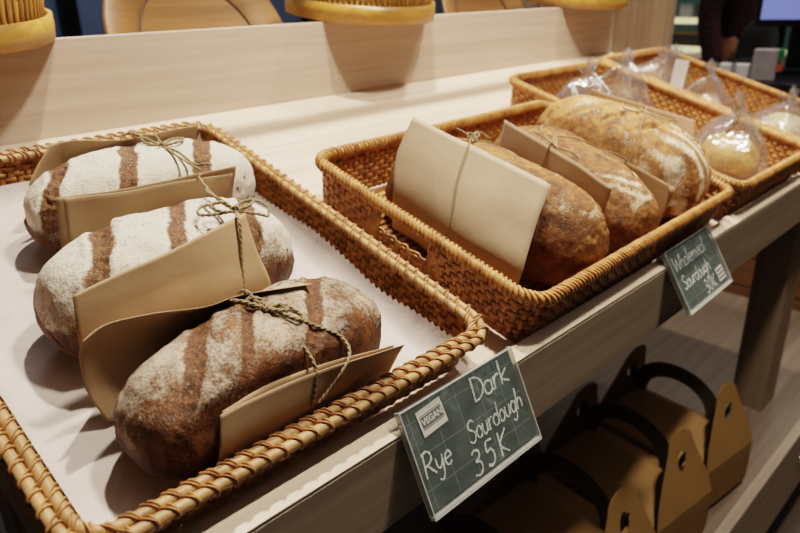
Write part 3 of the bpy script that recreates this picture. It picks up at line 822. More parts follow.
flap(T, o0, [[(0.924, 0.49, 0.085), (0.925, 0.44, 0.087), (0.925, 0.36, 0.088), (0.930, 0.29, 0.087)], [(0.925, 0.49, 0.013), (0.926, 0.44, 0.013), (0.926, 0.36, 0.013), (0.930, 0.29, 0.013)]], 26)
kC = V((0.990, 0.396, 0.147))
tw = [[(1.060, 0.44, 0.137), (1.040, 0.425, 0.141), (1.015, 0.408, 0.147), kC, (0.965, 0.385, 0.138), (0.938, 0.37, 0.118), (0.922, 0.365, 0.07)],
      [kC, (1.015, 0.38, 0.147), (1.03, 0.365, 0.144), (1.02, 0.36, 0.144), kC], [kC, (0.985, 0.41, 0.150), (0.975, 0.425, 0.149), (0.968, 0.415, 0.147), kC],
      [kC, (0.984, 0.372, 0.148), (0.978, 0.36, 0.147)]]
twine(T, [rel(o0, p) for p in tw], r=0.0010)

# ------------------------------------------------------------------ pastries in cellophane
def bag(label, cx, cy, w, d, h, yaw, peak=(0, 0), seed=0, z0=0.007, sticker=None):
    T = empty('cellophane_bag', label, 'bag', sm(cx, cy, z0, yaw), 'clear bags in the far baskets')
    bm = bmesh.new()
    nu, nv = 20, 7; rings_ = []
    for j in range(nv + 1):
        v = j / nv; R = []
        for i in range(nu):
            a = 2 * PI * i / nu
            # squarish base closing to a gathered ridge
            sx = math.copysign(abs(math.cos(a)) ** 0.55, math.cos(a)); sy = math.copysign(abs(math.sin(a)) ** 0.55, math.sin(a))
            k = 1 - v ** 2.1
            x = w * sx * (k * 0.55 + 0.45) + peak[0] * v; y = d * sy * (k * 0.99 + 0.01) + peak[1] * v
            z = h * v
            q = V((x, y, z)) * 26 + V((seed * 5, seed, 0))
            nz = V(noise.noise_vector(q)) * 0.011 * min(1, v * 2)
            fold = 0.003 * math.sin(a * 7 + seed + 5 * noise.noise(q * 0.4)) * (0.3 + v)
            P = V((x, y, z)) + nz + V((math.cos(a), math.sin(a), 0)) * fold
            P.z = max(0.0, P.z); R.append(bm.verts.new(P))
        rings_.append(R)
    for A, B in zip(rings_, rings_[1:]):
        for i in range(nu): bm.faces.new((A[i], A[(i + 1) % nu], B[(i + 1) % nu], B[i]))
    # crimped tail
    P = rings_[-1]; tails = []
    for i in range(nu):
        a = 2 * PI * i / nu
        c = P[i].co; tails.append(bm.verts.new(c + V((0.010 * math.cos(a) + 0.004 * math.sin(i * 1.7), 0.012 + 0.010 * math.sin(i * 0.9), 0.020 + 0.006 * math.sin(i * 2.3)))))
    for i in range(nu): bm.faces.new((P[i], P[(i + 1) % nu], tails[(i + 1) % nu], tails[i]))
    link_mesh('film', bm, 'cello', T, smooth=False)
    if sticker:
        sx, sy, sz, sw, sh, rz, rx, disc = sticker
        mt = Matrix.Translation((sx, sy, sz)) @ Matrix.Rotation(rz, 4, 'Z') @ Matrix.Rotation(rx, 4, 'X')
        bm = bmesh.new(); box(bm, -sw / 2, sw / 2, -sh / 2, sh / 2, -0.0004, 0.0004)
        s = link_mesh('paper_label', bm, 'white', T, smooth=False, matrix=mt); s['label'] = 'white paper label on the bag'
        if disc:
            bm = bmesh.new(); lathe(bm, [(0.0, 0.0009), (0.0075, 0.0009), (0.0075, 0.0005)], 24, Matrix.Translation((-0.006, sh * 0.22, 0)))
            link_mesh('printed_emblem', bm, 'teal_print', s)
    return T
def pastry(label, cx, cy, a, b, c, yaw, mat, seed, z=0.0085, name='bread_roll', group='pastries in the far baskets'):
    T = empty(name, label, 'pastry', sm(cx, cy, z, 0), group)
    bread(T, 'crust', a, b, c, c * 0.25, c * 0.28, mat, yaw, flour=lambda u, v, w, sp, P: 0.3 + 0.3 * noise.noise(P * 30), nx=60, ny=48, seed=seed, ex=0.6)
    return T
Z = 0.0115
pastry('yellow round bun in a clear bag at the front of the pastry basket', 1.322, 0.347, 0.060, 0.052, 0.045, 0.4, 'corn', 11, Z)
pastry('brown roll in the clear bag with teal round emblem label', 1.205, 0.588, 0.042, 0.038, 0.036, 0.9, 'gold', 12, Z)
pastry('dark roll in a clear bag in the back right corner of the pastry basket', 1.362, 0.605, 0.042, 0.046, 0.042, 0.2, 'gold', 13, Z)
pastry('cream coloured bun in a clear bag at the front of the farthest basket', 1.630, 0.352, 0.056, 0.045, 0.044, 0.2, 'cream', 14, Z)
pastry('tan bun in a clear bag in the middle of the farthest basket', 1.565, 0.500, 0.048, 0.040, 0.036, 0.6, 'tan', 15, Z)
pastry('brown bun behind the others in the farthest basket', 1.600, 0.640, 0.050, 0.038, 0.036, 0.1, 'gold', 16, Z)
bag('clear cellophane bag with bright creases over the yellow bun', 1.322, 0.345, 0.092, 0.074, 0.104, 0.3, (-0.005, 0.015), 1, Z - 0.001)
bag('clear bag with white teal-emblem label in the back left of the pastry basket', 1.205, 0.585, 0.068, 0.072, 0.085, 0.2, (0.03, 0.03), 2, Z - 0.001, sticker=(-0.066, 0.012, 0.060, 0.038, 0.062, 0.2, 1.0, True))
bag('clear bag in the back right corner of the pastry basket', 1.362, 0.605, 0.062, 0.072, 0.098, 0.1, (-0.01, 0.01), 3, Z - 0.001)
bag('clear bag over the cream bun at the front of the farthest basket', 1.630, 0.352, 0.094, 0.072, 0.080, 0.1, (0.0, 0.01), 4, Z - 0.001)
bag('crumpled clear bag over the tan bun in the middle of the farthest basket', 1.565, 0.500, 0.072, 0.058, 0.098, 0.2, (-0.015, 0.02), 5, Z - 0.001)
bag('clear bag with plain white label at the back of the farthest basket', 1.600, 0.640, 0.085, 0.058, 0.085, 0.0, (0.01, 0.0), 6, Z - 0.001, sticker=(-0.045, -0.058, 0.070, 0.036, 0.062, -0.5, 1.35, False))

# ------------------------------------------------------------------ price tags with chalk lettering
def arc(cx, cy, rx, ry, a0, a1, n=10): return [(cx + rx * math.cos(math.radians(a0 + (a1 - a0) * k / n)), cy + ry * math.sin(math.radians(a0 + (a1 - a0) * k / n))) for k in range(n + 1)]
GL = {   # strokes in a unit cell: baseline 0, capital height 1, x-height 0.55
 'D': (0.62, [[(0.06, 1), (0.08, 0)], [(0.0, 0.98)] + arc(0.1, 0.5, 0.48, 0.48, 85, -88) ]),
 'a': (0.5, [arc(0.22, 0.26, 0.2, 0.27, 50, 350), [(0.41, 0.52), (0.41, 0.12), (0.5, 0.02)]]),
 'r': (0.38, [[(0.05, 0.55), (0.07, 0)], [(0.07, 0.3), (0.15, 0.48), (0.28, 0.55), (0.36, 0.5)]]),
 'k': (0.5, [[(0.05, 1.05), (0.07, 0)], [(0.42, 0.58), (0.09, 0.27), (0.46, 0.0)]]),
 'R': (0.62, [[(0.08, 1), (0.06, 0)], [(0.0, 0.95)] + arc(0.2, 0.74, 0.28, 0.26, 80, -90) + [(0.1, 0.46)], [(0.2, 0.46), (0.58, 0.0)]]),
 'y': (0.48, [[(0.03, 0.55), (0.08, 0.2), (0.2, 0.1), (0.36, 0.3), (0.4, 0.55)], [(0.4, 0.55), (0.36, -0.1), (0.22, -0.38), (0.05, -0.3)]]),
 'e': (0.46, [[(0.06, 0.28), (0.38, 0.32)] + arc(0.22, 0.28, 0.18, 0.26, 12, 320)]),
 'S': (0.56, [[(0.48, 0.86), (0.32, 1.0), (0.1, 0.9), (0.1, 0.66), (0.3, 0.52), (0.46, 0.34), (0.42, 0.08), (0.2, -0.02), (0.02, 0.12)]]),
 's': (0.4, [[(0.34, 0.48), (0.2, 0.56), (0.06, 0.46), (0.12, 0.32), (0.3, 0.2), (0.28, 0.04), (0.12, -0.02), (0.01, 0.08)]]),
 'o': (0.46, [arc(0.21, 0.27, 0.18, 0.27, 80, 445, 14)]),
 'u': (0.48, [[(0.04, 0.55), (0.05, 0.16), (0.16, 0.0), (0.32, 0.1), (0.38, 0.4)], [(0.39, 0.55), (0.41, 0.05)]]),
 'd': (0.52, [arc(0.22, 0.26, 0.19, 0.26, 40, 350), [(0.43, 1.05), (0.43, 0.0)]]),
 'l': (0.24, [[(0.1, 1.05), (0.11, 0.0)]]),
 'g': (0.5, [arc(0.22, 0.28, 0.18, 0.26, 40, 350), [(0.41, 0.55), (0.40, -0.15), (0.26, -0.4), (0.06, -0.3)]]),
 'h': (0.5, [[(0.06, 1.05), (0.07, 0.0)], [(0.07, 0.3), (0.18, 0.5), (0.34, 0.48), (0.4, 0.3), (0.41, 0.0)]]),
 'W': (0.9, [[(0.0, 1.0), (0.2, 0.0), (0.42, 0.8), (0.62, 0.0), (0.85, 1.0)]]),
 'm': (0.72, [[(0.04, 0.55), (0.06, 0.0)], [(0.06, 0.3), (0.18, 0.53), (0.3, 0.45), (0.33, 0.0)], [(0.33, 0.3), (0.45, 0.53), (0.58, 0.45), (0.62, 0.0)]]),
 '3': (0.56, [[(0.04, 0.88), (0.2, 1.0), (0.42, 0.9), (0.4, 0.66), (0.18, 0.54), (0.42, 0.46), (0.48, 0.2), (0.28, 0.0), (0.02, 0.08)]]),
 '5': (0.58, [[(0.46, 0.98), (0.12, 0.98), (0.09, 0.6), (0.3, 0.62), (0.46, 0.42), (0.42, 0.12), (0.22, 0.0), (0.02, 0.1)]]),
 '0': (0.56, [arc(0.26, 0.5, 0.22, 0.5, 90, 450, 16)]),
 'K': (0.62, [[(0.06, 1.0), (0.08, 0.0)], [(0.54, 1.0), (0.1, 0.48), (0.56, 0.02)]]),
}
def write(bm, text, x, y, h, wide=1.0, slant=0.12, wdt=0.0011, z=0.0007, rise=0.0, spread=1.12):
    cx = x
    for ch in text:
        if ch == ' ': cx += 0.34 * h; continue
        w, st = GL[ch]
        for s in st:
            P = catmull([V((cx + (p[0] * wide + p[1] * slant) * h + random.uniform(-1, 1) * 0.012 * h, y + p[1] * h + (cx - x) * rise + random.uniform(-1, 1) * 0.012 * h, 0)) for p in s], 4)
            n = len(P); A = []
            for i, p in enumerate(P):
                t = (P[min(n - 1, i + 1)] - P[max(0, i - 1)])
                if t.length < 1e-9: t = V((1, 0, 0))
                t.normalize(); q = V((-t.y, t.x, 0))
                ww = wdt * (0.75 + 0.5 * noise.noise(p * 300 + V((7, 1, 0)))) 
                z2 = z + 0.00002 * random.random()
                A.append((bm.verts.new((p.x + q.x * ww, p.y + q.y * ww, z2)), bm.verts.new((p.x - q.x * ww, p.y - q.y * ww, z2))))
            for a, b in zip(A, A[1:]): bm.faces.new((a[0], b[0], b[1], a[1]))
        cx += w * wide * h * spread
def price_tag(label, TL, down, u, W, H, lines, sticker):
    u = V(u).normalized(); d = V(down); d = (d - u * d.dot(u)).normalized(); n = (-d).cross(-u) if False else u.cross(-d)
    R = Matrix((u, -d, n)).transposed().to_4x4()
    T = empty('price_tag', label, 'price tag', MS @ Matrix.Translation(TL) @ R @ Matrix.Scale(0.962, 4), 'chalk price tags on the shelf front')
    bm = bmesh.new(); box(bm, 0.003, W - 0.003, -H + 0.004, -0.002, -0.0006, 0.0); link_mesh('chalkboard_card', bm, 'slate', T, smooth=False)
    bm = bmesh.new()
    for a in lines: write(bm, *a)
    L = link_mesh('chalk_writing', bm, 'chalk', T, smooth=False); L['label'] = 'white handwritten chalk lettering'
    bm = bmesh.new()
    box(bm, 0, W, -H, 0, 0.0022, 0.0040, 0.0005)          # front pane
    box(bm, 0, W, -H, 0, -0.0030, -0.0012, 0.0005)         # back pane
    box(bm, 0, W, -H - 0.002, -H, -0.0030, 0.0040, 0.0005)  # folded bottom lip
    link_mesh('acrylic_sleeve', bm, 'acrylic', T, smooth=False)
    for b in ((0, W, -H - 0.002, -H + 0.0012, -0.0031, 0.0041), (0, 0.0012, -H, 0, -0.0031, 0.0041), (W - 0.0012, W, -H, 0, -0.0031, 0.0041), (0, W, -0.0012, 0, 0.0021, 0.0041)):
        bm = bmesh.new(); box(bm, *b); link_mesh('sleeve_edge', bm, 'frost', T, smooth=False)
    # clip lying back on the shelf
    inv = (MS @ Matrix.Translation(TL) @ R @ Matrix.Scale(0.962, 4)).inverted() @ MS
    bm = bmesh.new()
    y1 = TL[1] - 0.001
    for xa in (0.0, W - 0.026):
        bm = bmesh.new()
        box(bm, TL[0] + xa, TL[0] + xa + 0.024, YL + 0.001, YL + 0.0165, NL + 0.0008, NL + 0.0026, 0.0004)
        for v in bm.verts: v.co = inv @ v.co
        link_mesh('acrylic_clip', bm, 'acrylic', T, smooth=False)
    sx, sy, sw, sh, kind = sticker
    mt = Matrix.Translation((sx, sy, 0.0012)) @ Matrix.Rotation(math.radians(4), 4, 'Z')
    bm = bmesh.new(); box(bm, 0, sw, -sh, 0, -0.0002, 0.0002)
    S = link_mesh('sticker', bm, 'white', T, smooth=False, matrix=mt); S['label'] = 'small white sticker with grey bars'
    bm = bmesh.new()
    if kind == 'vegan':
        box(bm, sw * 0.07, sw * 0.93, -sh * 0.70, -sh * 0.28, 0.0002, 0.0004)
        box(bm, sw * 0.07, sw * 0.93, -sh * 0.245, -sh * 0.215, 0.0002, 0.0004); box(bm, sw * 0.07, sw * 0.93, -sh * 0.765, -sh * 0.735, 0.0002, 0.0004)
    else:
        for k in range(3): box(bm, sw * 0.06, sw * 0.94, -sh * (0.30 + 0.28 * k), -sh * (0.14 + 0.28 * k), 0.0002, 0.0004)
    link_mesh('printed_bar', bm, 'grey_print', S, smooth=False)
    if kind == 'vegan':
        cu = bpy.data.curves.new('vegan_word', 'FONT'); cu.body = 'VEGAN'; cu.size = sw * 0.25; cu.align_x = 'CENTER'; cu.align_y = 'CENTER'; cu.extrude = 0.0001; cu.offset = sw * 0.006
        cu.materials.append(M['white']); tmp = bpy.data.objects.new('tmp', cu); me = bpy.data.meshes.new_from_object(tmp); bpy.data.objects.remove(tmp)
        o = bpy.data.objects.new('printed_word', me); C.objects.link(o); o.parent = S
        o.matrix_local = Matrix.Translation((sw * 0.5, -sh * 0.49, 0.0006))
        S['label'] = 'small white sticker reading VEGAN'
    return T
price_tag('chalkboard price tag reading Dark Rye Sourdough 35K with a vegan sticker', (0.3434, 0.2415, 0.0349), (0.004, -0.064, -0.072), (1, 0.0, 0), 0.164, 0.099,
          [('Dark', 0.0925, -0.031, 0.0235, 1.22, 0.10, 0.0014, 0.0007, 0.02, 1.0), ('Rye', 0.008, -0.066, 0.0225, 1.05, 0.10, 0.0013, 0.0007, -0.02, 1.0),
           ('Sourdough', 0.071, -0.063, 0.0205, 0.96, 0.12, 0.0012, 0.0007, 0.02, 1.0), ('35K', 0.064, -0.093, 0.0235, 1.05, 0.12, 0.0015, 0.0007, 0.02, 1.42)],
          (0.019, -0.0085, 0.033, 0.024, 'vegan'))
price_tag('chalkboard price tag reading Wholemeal Sourdough 30K with a striped sticker', (0.8408, 0.2434, 0.0339), (0.010, -0.066, -0.060), (1, 0.015, 0.01), 0.150, 0.090,
          [('Wholemeal', 0.014, -0.033, 0.0205, 1.16, 0.10, 0.0012, 0.0007, 0.03, 0.98), ('Sourdough', 0.018, -0.060, 0.0185, 1.14, 0.10, 0.0012, 0.0007, 0.03, 1.0),
           ('30K', 0.072, -0.084, 0.0185, 1.05, 0.10, 0.0012, 0.0007, 0.02, 1.2)], (0.117, -0.062, 0.024, 0.020, 'bars'))

# ------------------------------------------------------------------ upper tier: bamboo trays and wooden dishes
def bamboo_tray(label, x, y, z, r, tilt):
    T = empty('bamboo_basket', label, 'bamboo basket', Matrix.Translation((x, y, z)) @ Matrix.Rotation(tilt, 4, 'X'), 'bamboo baskets on the upper tier')
    bm = bmesh.new(); lathe(bm, [(r - 0.006, 0), (r, 0.0), (r + 0.001, 0.015), (r, 0.030), (r - 0.006, 0.030), (r - 0.006, 0)], 64); link_mesh('hoop', bm, 'bamboo', T)
    bm = bmesh.new(); lathe(bm, [(0, 0.004), (r - 0.007, 0.004), (r - 0.007, 0.007), (0, 0.007)], 48); link_mesh('woven_base', bm, 'bamboo_slat', T)
    bm = bmesh.new(); n = 84
    for k in range(n):
        a = 2 * PI * k / n; ca, sa = math.cos(a), math.sin(a)
        R1, R2 = r - 0.010, r - 0.004
        tube(bm, [V((R1 * ca, R1 * sa, 0.008)), V((R1 * ca, R1 * sa, 0.036)), V((R2 * ca, R2 * sa, 0.10))], 0.0042, 5, ry=0.0018)
    link_mesh('slat_wall', bm, 'bamboo_slat', T)
    bm = bmesh.new(); lathe(bm, [(r - 0.006, 0.095), (r + 0.002, 0.095), (r + 0.002, 0.112), (r - 0.006, 0.112), (r - 0.006, 0.095)], 64); link_mesh('top_hoop', bm, 'bamboo', T)
    # wood block that carries the rear of the basket
    return T
tl = math.radians(7)
def tray_at(label, x, r):
    # rests on the riser's top edge, overhanging it in front
    yc = 0.903
    zc = 1.2300 + (yc - 0.864) * math.tan(tl) + 0.002
    t = bamboo_tray(label, x, yc, zc, r, tl)
    bm = bmesh.new(); yb = yc + 0.06
    box(bm, -0.04, 0.04, -0.012, 0.012, 0, zc + 0.06 * math.tan(tl) - 0.9805 - 0.006)
    link_mesh('rest_block', bm, 'ash_riser', stand, smooth=False, matrix=Matrix.Translation((x, yb, 0.9805)))
    return t
tray_at('round bamboo basket at the far left of the upper tier', 0.236, 0.137)
tray_at('round bamboo basket in the middle of the upper tier', 0.946, 0.140)
tray_at('round bamboo basket at the right of the upper tier', 1.698, 0.136)
def dish(label, x, y, z, r, lean, yaw):
    T = empty('wooden_dish', label, 'wooden dish', Matrix.Translation((x, y, z)) @ Matrix.Rotation(yaw, 4, 'Z') @ Matrix.Rotation(PI / 2 - lean, 4, 'X'), 'wooden dishes on the upper tier')
    prof = [(0, 0.006), (r * 0.62, 0.006), (r * 0.66, 0.009), (r * 0.70, 0.016), (r * 0.97, 0.026), (r, 0.023), (r * 0.99, 0.017), (r * 0.66, -0.004), (0, -0.004)]
    bm = bmesh.new(); lathe(bm, prof, 72); link_mesh('dish_body', bm, 'dish', T)
    bm = bmesh.new()
    tube(bm, [V((r * 0.645 * math.cos(2 * PI * k / 60), r * 0.645 * math.sin(2 * PI * k / 60), 0.0085)) for k in range(60)], 0.0022, 6, True); link_mesh('inner_ring', bm, 'choc', T)
    return T
dish('round wooden dish leaning at the left of the upper tier', 0.740, 1.13, 0.98 + 0.205 * math.cos(0.45) + 0.014, 0.205, 0.45, 0.10)
dish('round wooden dish leaning near the right of the upper tier', 1.625, 1.13, 0.98 + 0.205 * math.cos(0.45) + 0.014, 0.205, 0.45, 0.10)

# ------------------------------------------------------------------ gable boxes on the lower shelf
def gable_box(label, x, y, w, l):
    """kraft carry box: long side along y, ridge with an arched handle, pierced end tabs"""
    T = empty('gable_box', label, 'box', wm(x, y, LZ + 0.001, math.radians(-8)) @ Matrix.Scale(1.28, 4), 'kraft gable boxes on the lower shelf')
    h = 0.085; rz = 0.130
    bm = bmesh.new()
    # body with two sloping roof panels
    sec = [(-w / 2, 0), (w / 2, 0), (w / 2 - 0.003, h), (0.004, rz), (-0.004, rz), (-w / 2 + 0.003, h)]
    ins = lambda pz: 0.030 if pz > 0.1 else 0.0
    a = [bm.verts.new((px, -l / 2 + ins(pz), pz)) for px, pz in sec]; b = [bm.verts.new((px, l / 2 - ins(pz), pz)) for px, pz in sec]
    for i in range(6): bm.faces.new((a[i], a[(i + 1) % 6], b[(i + 1) % 6], b[i]))
    bm.faces.new(a[::-1]); bm.faces.new(b)
    bmesh.ops.bevel(bm, geom=bm.edges[:], offset=0.0015, segments=2, affect='EDGES')
    link_mesh('box_body', bm, 'kraft_box', T, smooth=False)
    # arched handle standing on the ridge
    bm = bmesh.new(); L2 = l * 0.40; n = 20; o_, i_ = [], []
    for k in range(n + 1):
        t = PI * k / n
        o_.append((-L2 * math.cos(t), rz - 0.004 + 0.072 * math.sin(t) ** 0.8)); i_.append((-(L2 - 0.024) * math.cos(t), rz - 0.004 + 0.048 * math.sin(t) ** 0.8))
    for sx in (-0.0012, 0.0012):
        A = [bm.verts.new((sx, p[0], p[1])) for p in o_]; B = [bm.verts.new((sx, p[0], p[1])) for p in i_]
        for k in range(n): bm.faces.new((A[k], A[k + 1], B[k + 1], B[k]))
    hd = link_mesh('handle', bm, 'board_shaded', T, smooth=False); hd['label'] = 'arched carry handle, coloured dark for shade'
    # end tabs: tall rounded panels with an oval hole
    for s in (-1, 1):
        bm = bmesh.new()
        hw = w * 0.45; zt = 0.205
        out = [(-hw, h * 0.15), (hw, h * 0.15), (hw, h), (hw * 0.86, h + 0.035)]
        for k in range(9): t = PI * k / 8; out.append((0.030 * math.cos(t) * (1.0), zt - 0.026 + 0.026 * math.sin(t)))
        out += [(-hw * 0.86, h + 0.035), (-hw, h)]
        hole = [(0.009 * math.cos(2 * PI * k / 16), 0.158 + 0.016 * math.sin(2 * PI * k / 16)) for k in range(16)]
        vo = [bm.verts.new((px, 0, pz)) for px, pz in out]; vh = [bm.verts.new((px, 0, pz)) for px, pz in hole]
        eo = [bm.edges.new((vo[i], vo[(i + 1) % len(vo)])) for i in range(len(vo))]; eh = [bm.edges.new((vh[i], vh[(i + 1) % 16])) for i in range(16)]
        bmesh.ops.triangle_fill(bm, edges=eo + eh, use_beauty=True)
        yz = lambda z: s * (l / 2 + 0.004 - 0.22 * (z - h) if z > h else l / 2 + 0.004)
        for v in bm.verts: v.co.y = yz(v.co.z)
        tb = solid(link_mesh('end_tab', bm, 'kraft_box', T, smooth=False), 0.001)
        bm = bmesh.new(); lathe(bm, [(0, 0), (1, 0)], 16, Matrix.Translation((0.003, yz(0.155) - s * 0.0035, 0.155)) @ Matrix.Rotation(PI / 2 - s * 0.197, 4, 'X') @ Matrix.Diagonal((0.011, 0.018, 1, 1)))  # dark disc put behind the oval hole to paint its depth dark
        link_mesh('hole_dark_disc', bm, 'hole', T, smooth=False)
    return T
places = ['beside the wooden post', 'second from the wooden post', 'third from the wooden post', 'fourth from the wooden post']
for i in range(4):
    gable_box('kraft gable carry box on the lower shelf, ' + places[i], 1.268 - 0.207 * i, 0.335, 0.150, 0.195)

# ------------------------------------------------------------------ shop behind
# checkout counter with planked side
T = empty('checkout_counter', 'dark topped checkout counter with brown plank side beyond the stand', 'counter', wm(2.95, 0.30, 0))
bm = bmesh.new(); box(bm, -0.42, 0.42, -0.70, 0.72, 0.93, 0.965, 0.004); link_mesh('counter_top', bm, 'counter_top', T, smooth=False)
bm = bmesh.new(); box(bm, -0.38, 0.38, -0.66, 0.68, 0.0, 0.929); link_mesh('counter_body', bm, 'dark_wall', T, smooth=False)
for k in range(8):
    bm = bmesh.new(); box(bm, -0.402, -0.381, -0.66, 0.68, 0.01 + k * 0.113, 0.01 + k * 0.113 + 0.107, 0.003); link_mesh('plank', bm, 'plank', T, smooth=False)
CT = 0.966
T = empty('monitor', 'checkout monitor with lit pale blue screen on a black stand', 'monitor', wm(2.86, 0.60, CT, 0.35))
bm = bmesh.new(); box(bm, -0.012, 0.02, -0.22, 0.22, 0.16, 0.46, 0.006); link_mesh('bezel', bm, 'black', T, smooth=False)
bm = bmesh.new(); box(bm, -0.016, -0.0125, -0.205, 0.205, 0.185, 0.445); link_mesh('screen', bm, 'screen', T, smooth=False)
bm = bmesh.new(); box(bm, 0.022, 0.05, -0.10, 0.10, 0.02, 0.22, 0.01); link_mesh('stand', bm, 'black', T, smooth=False)
bm = bmesh.new(); box(bm, -0.05, 0.12, -0.13, 0.13, 0, 0.02, 0.006); link_mesh('foot', bm, 'black', T, smooth=False)
def small_box(name, label, cat, x, y, w, d, h, mat, rz=0.2, parts=()):
    T = empty(name, label, cat, wm(x, y, CT, rz))
    bm = bmesh.new(); box(bm, -w / 2, w / 2, -d / 2, d / 2, 0, h, 0.003); link_mesh('carton', bm, mat, T, smooth=False)
    for (nm, b, m) in parts:
        bm = bmesh.new(); box(bm, *b); link_mesh(nm, bm, m, T, smooth=False)
    return T
small_box('paper_holder', 'white card box on the counter in front of the person', 'card box', 2.62, 0.795, 0.05, 0.095, 0.045, 'white', 0.2, (('divider', (-0.028, -0.0255, -0.008, 0.008, 0.0, 0.05), 'box_grey'),))
small_box('carton_box', 'grey carton with green and orange corner beside the monitor', 'carton', 2.60, 0.69, 0.06, 0.075, 0.10, 'box_grey', 0.2, (('green_flash', (-0.02, 0.025, -0.052, -0.038, 0.07, 0.10), 'green'), ('orange_flash', (-0.02, 0.025, -0.052, -0.038, 0.03, 0.05), 'orange')))
T = empty('napkin_stack', 'stack of pale folded napkins at the back edge of the counter', 'napkins', wm(2.62, 0.955, CT, 0.1))
for k in range(9):
    bm = bmesh.new(); box(bm, -0.045, 0.045, -0.026 + 0.002 * (k % 3), 0.026 - 0.002 * (k % 2), 0.0085 * k, 0.0085 * k + 0.0075, 0.002); link_mesh('napkin', bm, 'napkin', T, smooth=False)

# display fridge
FX, FYc = 4.55, 1.15
T = empty('display_fridge', 'glass fronted display fridge with lit shelves behind the person', 'fridge', wm(FX, FYc, 0))
bm = bmesh.new(); box(bm, 0.3, 0.36, -1.1, 1.1, 0.1, 1.5); box(bm, -0.3, 0.3, -1.1, -1.06, 0.1, 1.5); box(bm, -0.3, 0.3, 1.06, 1.1, 0.1, 1.5); link_mesh('case_lining', bm, 'teal_in', T, smooth=False)
bm = bmesh.new(); box(bm, -0.32, 0.36, -1.1, 1.1, 0.0, 0.099); link_mesh('case_plinth', bm, 'black', T, smooth=False)
bm = bmesh.new(); box(bm, -0.32, 0.36, -1.1, 1.1, 1.501, 1.60); link_mesh('case_canopy', bm, 'black', T, smooth=False)
for z in (0.45, 0.91, 1.07):
    bm = bmesh.new(); box(bm, -0.24, 0.299, -1.05, 1.05, z - 0.015, z); sh = link_mesh('shelf', bm, 'teal_in', T, smooth=False)
    bm = bmesh.new(); box(bm, -0.25, -0.241, -1.05, 1.05, z - 0.02, z + 0.012); link_mesh('light_strip', bm, 'strip', sh, smooth=False)
for y in (-0.9, -0.45, 0.0, 0.95):
    bm = bmesh.new(); box(bm, -0.32, -0.30, y - 0.018, y + 0.018, 0.1, 1.5); link_mesh('door_frame', bm, 'strip' if y in (-0.45,) else 'blackmetal', T, smooth=False)
bm = bmesh.new(); box(bm, -0.313, -0.308, -1.05, 1.05, 0.101, 1.499); link_mesh('glass_pane', bm, 'glass', T, smooth=False)
def cake(label, y, z, ln, mat, kind):
    T = empty(kind, label, 'cake' if kind == 'chocolate_cake' else 'package', wm(FX - 0.10, FYc + y, z + 0.001), 'food in the display fridge')
    bm = bmesh.new(); box(bm, -0.07, 0.07, -ln / 2, ln / 2, 0, 0.075, 0.012); link_mesh('body', bm, mat, T, smooth=False)
    bm = bmesh.new(); box(bm, -0.072, 0.072, -ln / 2 - 0.002, ln / 2 + 0.002, 0.0755, 0.085, 0.004); link_mesh('topping', bm, 'yellow' if mat == 'choc' else 'white', T, smooth=False)
cake('long dark chocolate cake on the fridge shelf left of the person', 0.58, 0.91, 0.20, 'choc', 'chocolate_cake')
cake('yellow package beside the chocolate cake in the fridge', 0.44, 0.91, 0.05, 'yellow', 'food_package')
cake('pale package on the top fridge shelf', 0.60, 1.07, 0.08, 'white', 'food_package')

# person behind the counter
def skin_body(name, V_, E_, rad, mat, parent, root=0, sub=2):
    me = bpy.data.meshes.new(name); me.from_pydata(V_, E_, []); me.materials.append(M[mat])
    o = bpy.data.objects.new(name, me); C.objects.link(o); o.parent = parent
    m = o.modifiers.new('skin', 'SKIN'); me.skin_vertices[0].data[root].use_root = True
    for i, r in enumerate(rad): me.skin_vertices[0].data[i].radius = (r if isinstance(r, tuple) else (r, r))
    s = o.modifiers.new('sub', 'SUBSURF'); s.levels = sub; s.render_levels = sub
    return o
P = empty('person', 'person standing behind the counter in red and black checked shirt and black apron', 'person', wm(3.80, 1.23, 0, PI * 0.93))
bv = [(0, 0, 0.92), (0, 0, 1.08), (0, 0.0, 1.26), (0, 0.0, 1.40), (0, 0.01, 1.49), (0, 0.02, 1.60), (0, 0.01, 1.70),
      (-0.17, 0, 1.38), (-0.22, -0.02, 1.12), (-0.22, 0.05, 0.87), (-0.21, 0.08, 0.76),
      (0.17, 0, 1.38), (0.22, -0.02, 1.12), (0.22, 0.05, 0.87), (0.21, 0.08, 0.76),
      (-0.09, 0, 0.86), (-0.10, 0.01, 0.48), (-0.10, -0.02, 0.09), (-0.10, 0.12, 0.04),
      (0.09, 0, 0.86), (0.10, 0.01, 0.48), (0.10, -0.02, 0.09), (0.10, 0.12, 0.04)]
be = [(0, 1), (1, 2), (2, 3), (3, 4), (4, 5), (5, 6), (3, 7), (7, 8), (8, 9), (9, 10), (3, 11), (11, 12), (12, 13), (13, 14), (0, 15), (15, 16), (16, 17), (17, 18), (0, 19), (19, 20), (20, 21), (21, 22)]
br = [(0.145, 0.10), (0.13, 0.095), (0.15, 0.10), (0.14, 0.09), 0.05, (0.075, 0.09), (0.06, 0.075), 0.055, 0.044, 0.034, 0.03, 0.055, 0.044, 0.034, 0.03, 0.08, 0.058, 0.042, 0.035, 0.08, 0.058, 0.042, 0.035]
skin_body('body', bv, be, br, 'skin', P)
sv = [bv[0], bv[1], bv[2], bv[3], bv[7], bv[8], (-0.22, 0.05, 0.88), bv[11], bv[12], (0.22, 0.05, 0.88)]
